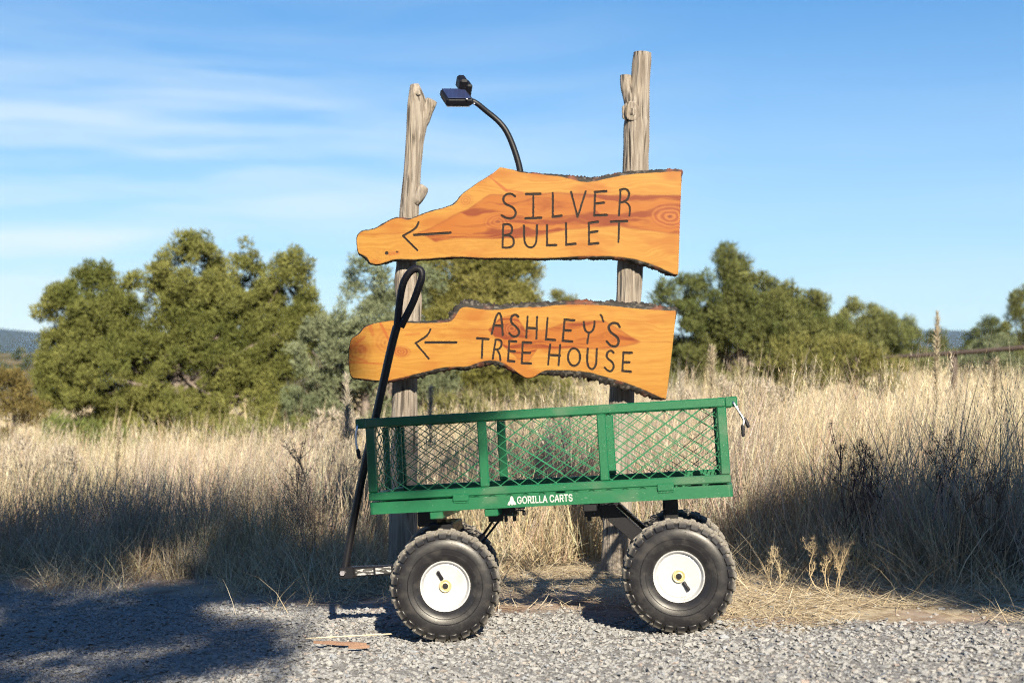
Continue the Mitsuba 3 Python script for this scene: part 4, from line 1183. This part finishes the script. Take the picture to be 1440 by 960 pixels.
tree("rabbitbrush", "second yellow-green bush nearer the right fence post", 12.5, [(1188, 506, 50, 40), (1240, 525, 44, 34)], SH, 0.11, 0.55, (1195, 600), 112, "bush", 0.02, 18, tmpl=CLUMP_THIN, gap=0.36)
tree("rabbitbrush", "brownish bush at the left edge of the view", 13.0, [(8, 560, 44, 50), (40, 600, 46, 40)], [(0.16, 0.135, 0.05), (0.24, 0.19, 0.075)], 0.13, 0.55, (15, 640), 113, "bush", 0.025, 16)
tree("rabbitbrush", "bright green bush at the foot of the broad juniper", 11.0, [(95, 610, 50, 30), (160, 622, 52, 26)], [(0.13, 0.17, 0.05), (0.20, 0.24, 0.08)], 0.10, 0.55, (110, 650), 114, "bush", 0.02, 14, tmpl=CLUMP_THIN)
tree("rabbitbrush", "green bush low in the grass left of the pale juniper", 10.5, [(330, 615, 60, 26), (400, 610, 50, 26)], [(0.14, 0.16, 0.05), (0.22, 0.23, 0.08)], 0.10, 0.50, (350, 650), 115, "bush", 0.02, 14, tmpl=CLUMP_THIN)
tree("rabbitbrush", "grey-green bush beneath the lower sign", 9.5, [(720, 570, 70, 30), (640, 580, 40, 30), (800, 575, 50, 26)], [(0.15, 0.155, 0.06), (0.23, 0.22, 0.09)], 0.10, 0.55, (720, 640), 116, "bush", 0.02, 16, tmpl=CLUMP_THIN)

PALE = [(0.42, 0.36, 0.29), (0.60, 0.53, 0.44)]
tree("dried_brush", "pale grey dried brush filling the grass just right of the lower sign's end", 7.6, [(1005, 560, 60, 34), (1060, 555, 50, 30), (960, 580, 50, 30)], PALE, 0.060, 0.40, (1010, 640), 121, "bush", 0.012, 20, tmpl=CLUMP_THIN)
tree("dried_brush", "pale dried brush left of the handle under the grey-green juniper", 7.4, [(465, 605, 45, 36), (415, 625, 45, 28)], PALE, 0.055, 0.40, (450, 680), 122, "bush", 0.012, 20, tmpl=CLUMP_THIN)
tree("dried_brush", "pale dried brush at the left edge above the shaded grass", 7.6, [(25, 645, 45, 34), (85, 650, 40, 26)], PALE, 0.055, 0.40, (40, 690), 123, "bush", 0.012, 20, tmpl=CLUMP_THIN)

# trees that stand behind the viewpoint and shade the left of the drive and the grass on the right
tree("shade_tree", "spreading juniper behind the viewpoint that shades the left of the drive", None,
     [(-0.25, -3.5, 5.25, 1.05, 0.85), (-1.5, -3.7, 5.2, 1.0, 1.1), (-2.8, -3.6, 5.0, 1.1, 1.2), (0.85, -3.4, 5.45, 0.45, 0.42), (0.80, -3.5, 4.55, 0.34, 0.25), (1.62, -3.45, 5.44, 0.28, 0.26), (-0.75, -3.4, 4.4, 0.8, 0.5), (-2.0, -3.8, 6.2, 1.0, 0.5), (1.42, -3.5, 5.26, 0.27, 0.22), (1.50, -3.45, 5.30, 0.24, 0.25), (1.2, -3.5, 5.38, 0.30, 0.22), (1.38, -3.5, 5.20, 0.24, 0.16), (-1.2, -3.5, 3.75, 0.8, 0.4), (1.05, -3.5, 5.12, 0.34, 0.24), (0.62, -3.5, 4.9, 0.42, 0.34), (0.9, -3.4, 5.3, 0.36, 0.3), (1.30, -3.5, 5.60, 0.28, 0.16), (1.22, -3.5, 5.2, 0.28, 0.2), (0.2, -3.5, 5.95, 0.75, 0.38), (0.95, -3.5, 5.95, 0.45, 0.30), (-0.5, -3.4, 4.0, 0.75, 0.35), (0.45, -3.45, 4.05, 0.35, 0.22), (-1.6, -3.5, 4.0, 0.8, 0.5)],
     YG, 0.17, 0.80, (-1.0, -3.7), 201, trunk_r=0.2, limbs=40, gap=0.385, tmpl=CLUMP_SHADE)
tree("shade_tree", "dense juniper behind the viewpoint that shades the grass on the right", None,
     [(4.0, -3.5, 5.12, 0.88, 0.66), (5.3, -3.6, 4.85, 1.1, 0.75), (3.52, -3.45, 4.92, 0.34, 0.42), (3.42, -3.5, 5.30, 0.36, 0.38), (3.25, -3.5, 5.32, 0.28, 0.30), (3.9, -3.6, 4.9, 0.6, 0.5), (4.6, -3.5, 5.15, 0.9, 0.5), (6.6, -3.6, 4.8, 1.1, 0.9)],
     YG, 0.20, 1.6, (4.8, -3.6), 202, trunk_r=0.2, limbs=30, gap=0.20, tmpl=CLUMP_SHADE)
for k, (x, y, h, w, what) in enumerate(((-6.5, -4.5, 6.5, 2.2, "tall juniper behind the viewpoint at the far left of the drive"), (9.5, -5.0, 6.5, 2.4, "tall juniper behind the viewpoint at the far right of the drive"), (-2.6, -8.6, 6.6, 3.0, "broad juniper across the drive behind the viewpoint, left of two"), (3.6, -8.8, 6.6, 3.0, "broad juniper across the drive behind the viewpoint, right of two"))):
    tree("shade_tree", what, None, [(x, y, h * 0.62, w * 0.8, h * 0.36), (x - w * 0.5, y, h * 0.45, w * 0.7, h * 0.36), (x + w * 0.5, y + 0.3, h * 0.45, w * 0.7, h * 0.38), (x, y, h * 0.25, w, h * 0.22)], YG, 0.42, 0.42, (x, y), 210 + k, trunk_r=0.22, limbs=16, gap=0.3, tmpl=CLUMP_SHADE)

# far slopes: woods that read as one mass
rg = np.random.default_rng(31)
n = 2600
a = np.concatenate([rg.uniform(-0.62, -0.20, n // 2), rg.uniform(0.05, 0.62, n - n // 2)])
r = 70 * np.exp(rg.uniform(0, 1, n) ** 0.8 * math.log(9))
fx, fy = r * np.sin(a), r * np.cos(a)
keep = meshkit.fbm(np.c_[fx / 40, fy / 40, 0 * fx], 3, seed=71) > 0.40
fx, fy = fx[keep], fy[keep]
n = len(fx)
R0 = rg.uniform(1.0, 2.2, n)
c = K * np.array([0.085, 0.105, 0.045]) * (1 - rg.uniform(0, 1, (n, 1)) * 0.4) + np.array([0.05, 0.045, 0.02]) * rg.uniform(0, 1, (n, 1))
tmpl = clump_templates(6, 60, 15, 0.7, 0.34, 0.3)
v, f, vc = crown(np.c_[fx, fy, ground_z(fx, fy) + R0 * 0.6], R0, c, rg, tmpl, 0.85)
add("distant_woods", (v, f), "mat_leaf", color=vc, label="scattered dark trees on the far slopes under the blue hills", category="woods", kind="stuff")

# ------------------------------------------------------------------ single plants, the fence, and a piece of bark
rng = np.random.default_rng(500)


def plume_stalk(label, px, py_top, D, h=None, lean=0.05, plume=0.38, wid=0.040, col=(0.66, 0.57, 0.42), seed=0):
    """a tall dry stalk whose upper part is a narrow plume"""
    r = np.random.default_rng(seed)
    col = np.array(col) * K
    top = U(px, py_top, D)
    g = float(ground_z(top[0], D))
    h = top[2] - g
    base = np.array([top[0] - lean * h, D, g - 0.03])
    ln = spline(np.array([base, base * 0.5 + top * 0.5 + [lean * 0.12, 0, 0], top]), 24)
    key = numbered("dry_stalk")
    tag(key, label, "dry plant", None)
    m = tube(ln, np.linspace(0.0042, 0.0018, 24), 6)
    add(f"{key}__stem", m, "mat_vertex", color=np.tile(np.array(col) * 0.8, (len(m.vertices), 1)))
    n = 800
    t = 1 - plume * r.uniform(0, 1, n)
    i = t * 23
    c = np.stack([np.interp(i, np.arange(24), ln[:, k]) for k in range(3)], 1)
    a = r.uniform(0, 2 * np.pi, n)
    prof = np.sin(np.pi * np.clip((1 - t) / plume, 0.02, 0.98)) ** 0.5
    v, f, vc = ribbons(c, wid * (0.6 + 0.7 * prof) * r.uniform(0.7, 1.3, n), np.full(n, 0.0048), a, r.uniform(0.3, 0.95, n), r.uniform(-0.2, 0.3, n), np.array([col]) * r.uniform(0.82, 1.12, (n, 1)), 1)
    add(f"{key}__plume", (v, f), "mat_blade", color=vc)
    k = 14
    ii = r.uniform(0.25, 0.6, k) * 23
    c = np.stack([np.interp(ii, np.arange(24), ln[:, q]) for q in range(3)], 1)
    v, f, vc = ribbons(c, r.uniform(0.10, 0.22, k), np.full(k, 0.005), r.uniform(0, 6.28, k), r.uniform(0.3, 0.9, k), r.uniform(0.3, 1.2, k), np.array([col]) * r.uniform(0.75, 1.0, (k, 1)), 3)
    add(f"{key}__leaf", (v, f), "mat_blade", color=vc)


plume_stalk("thick pale plumed stalk, leftmost of the tall ones against the right trees", 1001, 488, 6.6, lean=-0.02, seed=1)
plume_stalk("slanting pale plumed stalk just right of the thickest one", 1046, 506, 6.8, lean=0.16, seed=2, wid=0.034)
plume_stalk("short pale plumed stalk among the tall ones right of the cart", 1072, 545, 6.5, lean=0.03, seed=3, wid=0.030)
plume_stalk("tallest dry stalk crossing the fence rail at the right", 1318, 440, 6.2, lean=0.02, plume=0.45, seed=4, wid=0.030)
plume_stalk("dry stalk at the right edge with its head at the rail", 1401, 506, 6.0, lean=0.08, seed=5, wid=0.030, plume=0.35)
plume_stalk("feathery pale stalk between the left post and the pale juniper", 487, 528, 6.2, lean=-0.04, seed=6, wid=0.040, plume=0.6, col=(0.64, 0.58, 0.48))
plume_stalk("feathery pale stalk close beside the left post on its right", 606, 545, 6.3, lean=0.05, seed=7, wid=0.036, plume=0.6, col=(0.64, 0.58, 0.48))
plume_stalk("feathery pale stalk right below the end of the lower sign", 958, 525, 6.6, lean=0.0, seed=8, wid=0.036, plume=0.5, col=(0.66, 0.60, 0.50))
plume_stalk("leaning pale stalk among the grass at far left", 168, 590, 6.4, lean=0.10, seed=9, wid=0.022)


def weed(label, px, py, D, h, n_br, col, seed, lean=0.0, heads=True, r0=0.004, thing="weed", hr=0.022, spread=0.7):
    r = np.random.default_rng(seed)
    col = np.array(col) * K
    b = U(px, py, D)
    b[2] = ground_z(b[0], b[1]) - 0.02
    key = numbered(thing)
    tag(key, label, "weed")
    ms, tips = [], []
    stems = max(1, n_br // 7)
    for s in range(stems):
        top = b + [lean * h + r.normal(0, 0.10) * h, r.normal(0, 0.08) * h, h * r.uniform(0.75, 1.0)]
        ln = spline(np.array([b, b * 0.5 + top * 0.5 + [r.normal(0, 0.03), r.normal(0, 0.03), 0], top]), 14)
        ms.append(tube(ln, np.linspace(r0, r0 * 0.45, 14), 5, cap=False))
        tips.append(ln[-1])
        for _ in range(7):
            a = ln[r.integers(5, 13)]
            d = np.array([r.normal(0, spread), r.normal(0, spread), r.uniform(0.5, 1.2)])
            d *= h * r.uniform(0.12, 0.30) / np.linalg.norm(d)
            q = spline(np.array([a, a + d * 0.5 + [0, 0, -0.01], a + d]), 6)
            ms.append(tube(q, np.linspace(r0 * 0.55, r0 * 0.3, 6), 4, cap=False))
            tips += [q[-1], q[3]]
    m = cat(ms)
    add(f"{key}__stem", m, "mat_vertex", color=np.tile(col, (len(m.vertices), 1)))
    tips = np.array(tips)
    rg = np.random.default_rng(seed + 1)
    if heads:
        v, f, c = crown(tips, np.full(len(tips), hr) * rg.uniform(0.6, 1.3, len(tips)), np.tile(np.array(col) * 1.1, (len(tips), 1)), rg, CLUMP_THIN[:, :24])
        add(f"{key}__seed_heads", (v, f), "mat_blade", color=c, kind="stuff")


weed("dark skeletal dead weed standing out of the grass right of the cart", 1215, 722, 4.75, 0.52, 49, (0.14, 0.10, 0.10), 1, r0=0.0032, hr=0.020, spread=0.5)
weed("thin dark dead weed right of the skeletal one", 1345, 720, 4.7, 0.50, 28, (0.11, 0.085, 0.075), 2, r0=0.003, spread=0.6)
weed("pale bushy weed with upright tufts at the edge of the shade", 1174, 808, 4.25, 0.22, 42, (0.62, 0.50, 0.33), 3, r0=0.0024, hr=0.014, spread=0.22)
weed("small pale weed near the right wheel at the foot of the grass", 1088, 775, 4.45, 0.15, 21, (0.62, 0.52, 0.36), 4, r0=0.0022, hr=0.012, spread=0.3)
weed("grey twiggy dead bush left of the handle", 440, 770, 5.5, 0.60, 35, (0.34, 0.27, 0.22), 5, r0=0.0035)
weed("tangled brown twigs in the shade at the right edge", 1405, 770, 4.3, 0.40, 28, (0.20, 0.15, 0.12), 6, r0=0.004)

# pipe fence beyond the grass on the right
f = "pipe_fence"
rail = [U(1240, 503, 13.0), U(1345, 496, 12.4), U(1500, 483, 11.6)]
add(f"{f}__rail", tube(spline(np.array(rail), 20), 0.024, 10), "mat_rust", smooth=40)
for px, D in ((1343, 12.42), (1500, 11.6), (1240, 13.0)):
    t = U(px, 496 if px == 1343 else (484 if px == 1500 else 503), D)
    add(f"{f}__post", tube(np.array([[t[0], t[1] + 0.03, ground_z(t[0], t[1]) - 0.1], [t[0], t[1] + 0.03, t[2] + 0.02]]), 0.034, 10), "mat_rust", smooth=40)
tag(f, "rusty pipe fence with one rail running across the right trees", "fence")

# bits lying on the drive
scene["mat_chip"] = principled(mikit.proc(lambda p, n, uv: MX((0.20, 0.105, 0.07), (0.42, 0.27, 0.19), FB(p.x * 60, p.y * 60, p.z * 40)) * K), 0.85)


def chip(label, px, py, D, L, w, ang, seed):
    r = np.random.default_rng(seed)
    t = np.linspace(-1, 1, 9)
    up = np.stack([t * L / 2, w / 2 * (1 - np.abs(t) ** 2.2) * r.uniform(0.6, 1.1, 9), 0 * t], 1)
    dn = up * [1, -1, 1] * r.uniform(0.5, 1.0, (9, 1)) ** [0, 1, 0]
    p = Polygon(np.vstack([up, dn[::-1][1:-1]])[:, :2]).buffer(0.0008)
    m = trimesh.creation.extrude_polygon(p, 0.007, engine="earcut")
    m = m.subdivide().subdivide()
    m.vertices += np.c_[0 * m.vertices[:, :2], 0.006 * (meshkit.fbm(m.vertices * 40, 3, seed=seed) - 0.3) + 0.10 * m.vertices[:, 1] ** 2 / 0.02]
    m.apply_transform(trimesh.transformations.rotation_matrix(ang, [0, 0, 1]))
    c = U(px, py, D)
    c[2] = ground_z(c[0], c[1]) + 0.010
    m.apply_translation(c)
    add("bark_fragment", m, "mat_chip", smooth=35, label=label, category="bark")


chip("long reddish strip of bark lying on the gravel left of the front wheel", 478, 903, 3.68, 0.16, 0.024, -0.12, 3)
chip("short orange-brown sliver of bark nearer the middle of the gravel", 505, 912, 3.60, 0.06, 0.012, 0.25, 4)
k = tube(spline(np.array([[*U(px, py, D)[:2], ground_z(*U(px, py, D)[:2]) + 0.014] for px, py, D in ((430, 884, 3.83), (490, 883, 3.84), (552, 882, 3.84))]), 12), 0.0022, 5)
add("straw_stem", k, "mat_vertex", color=np.tile([0.45, 0.40, 0.30], (len(k.vertices), 1)), label="single long pale straw lying on the gravel left of the front wheel", category="straw")
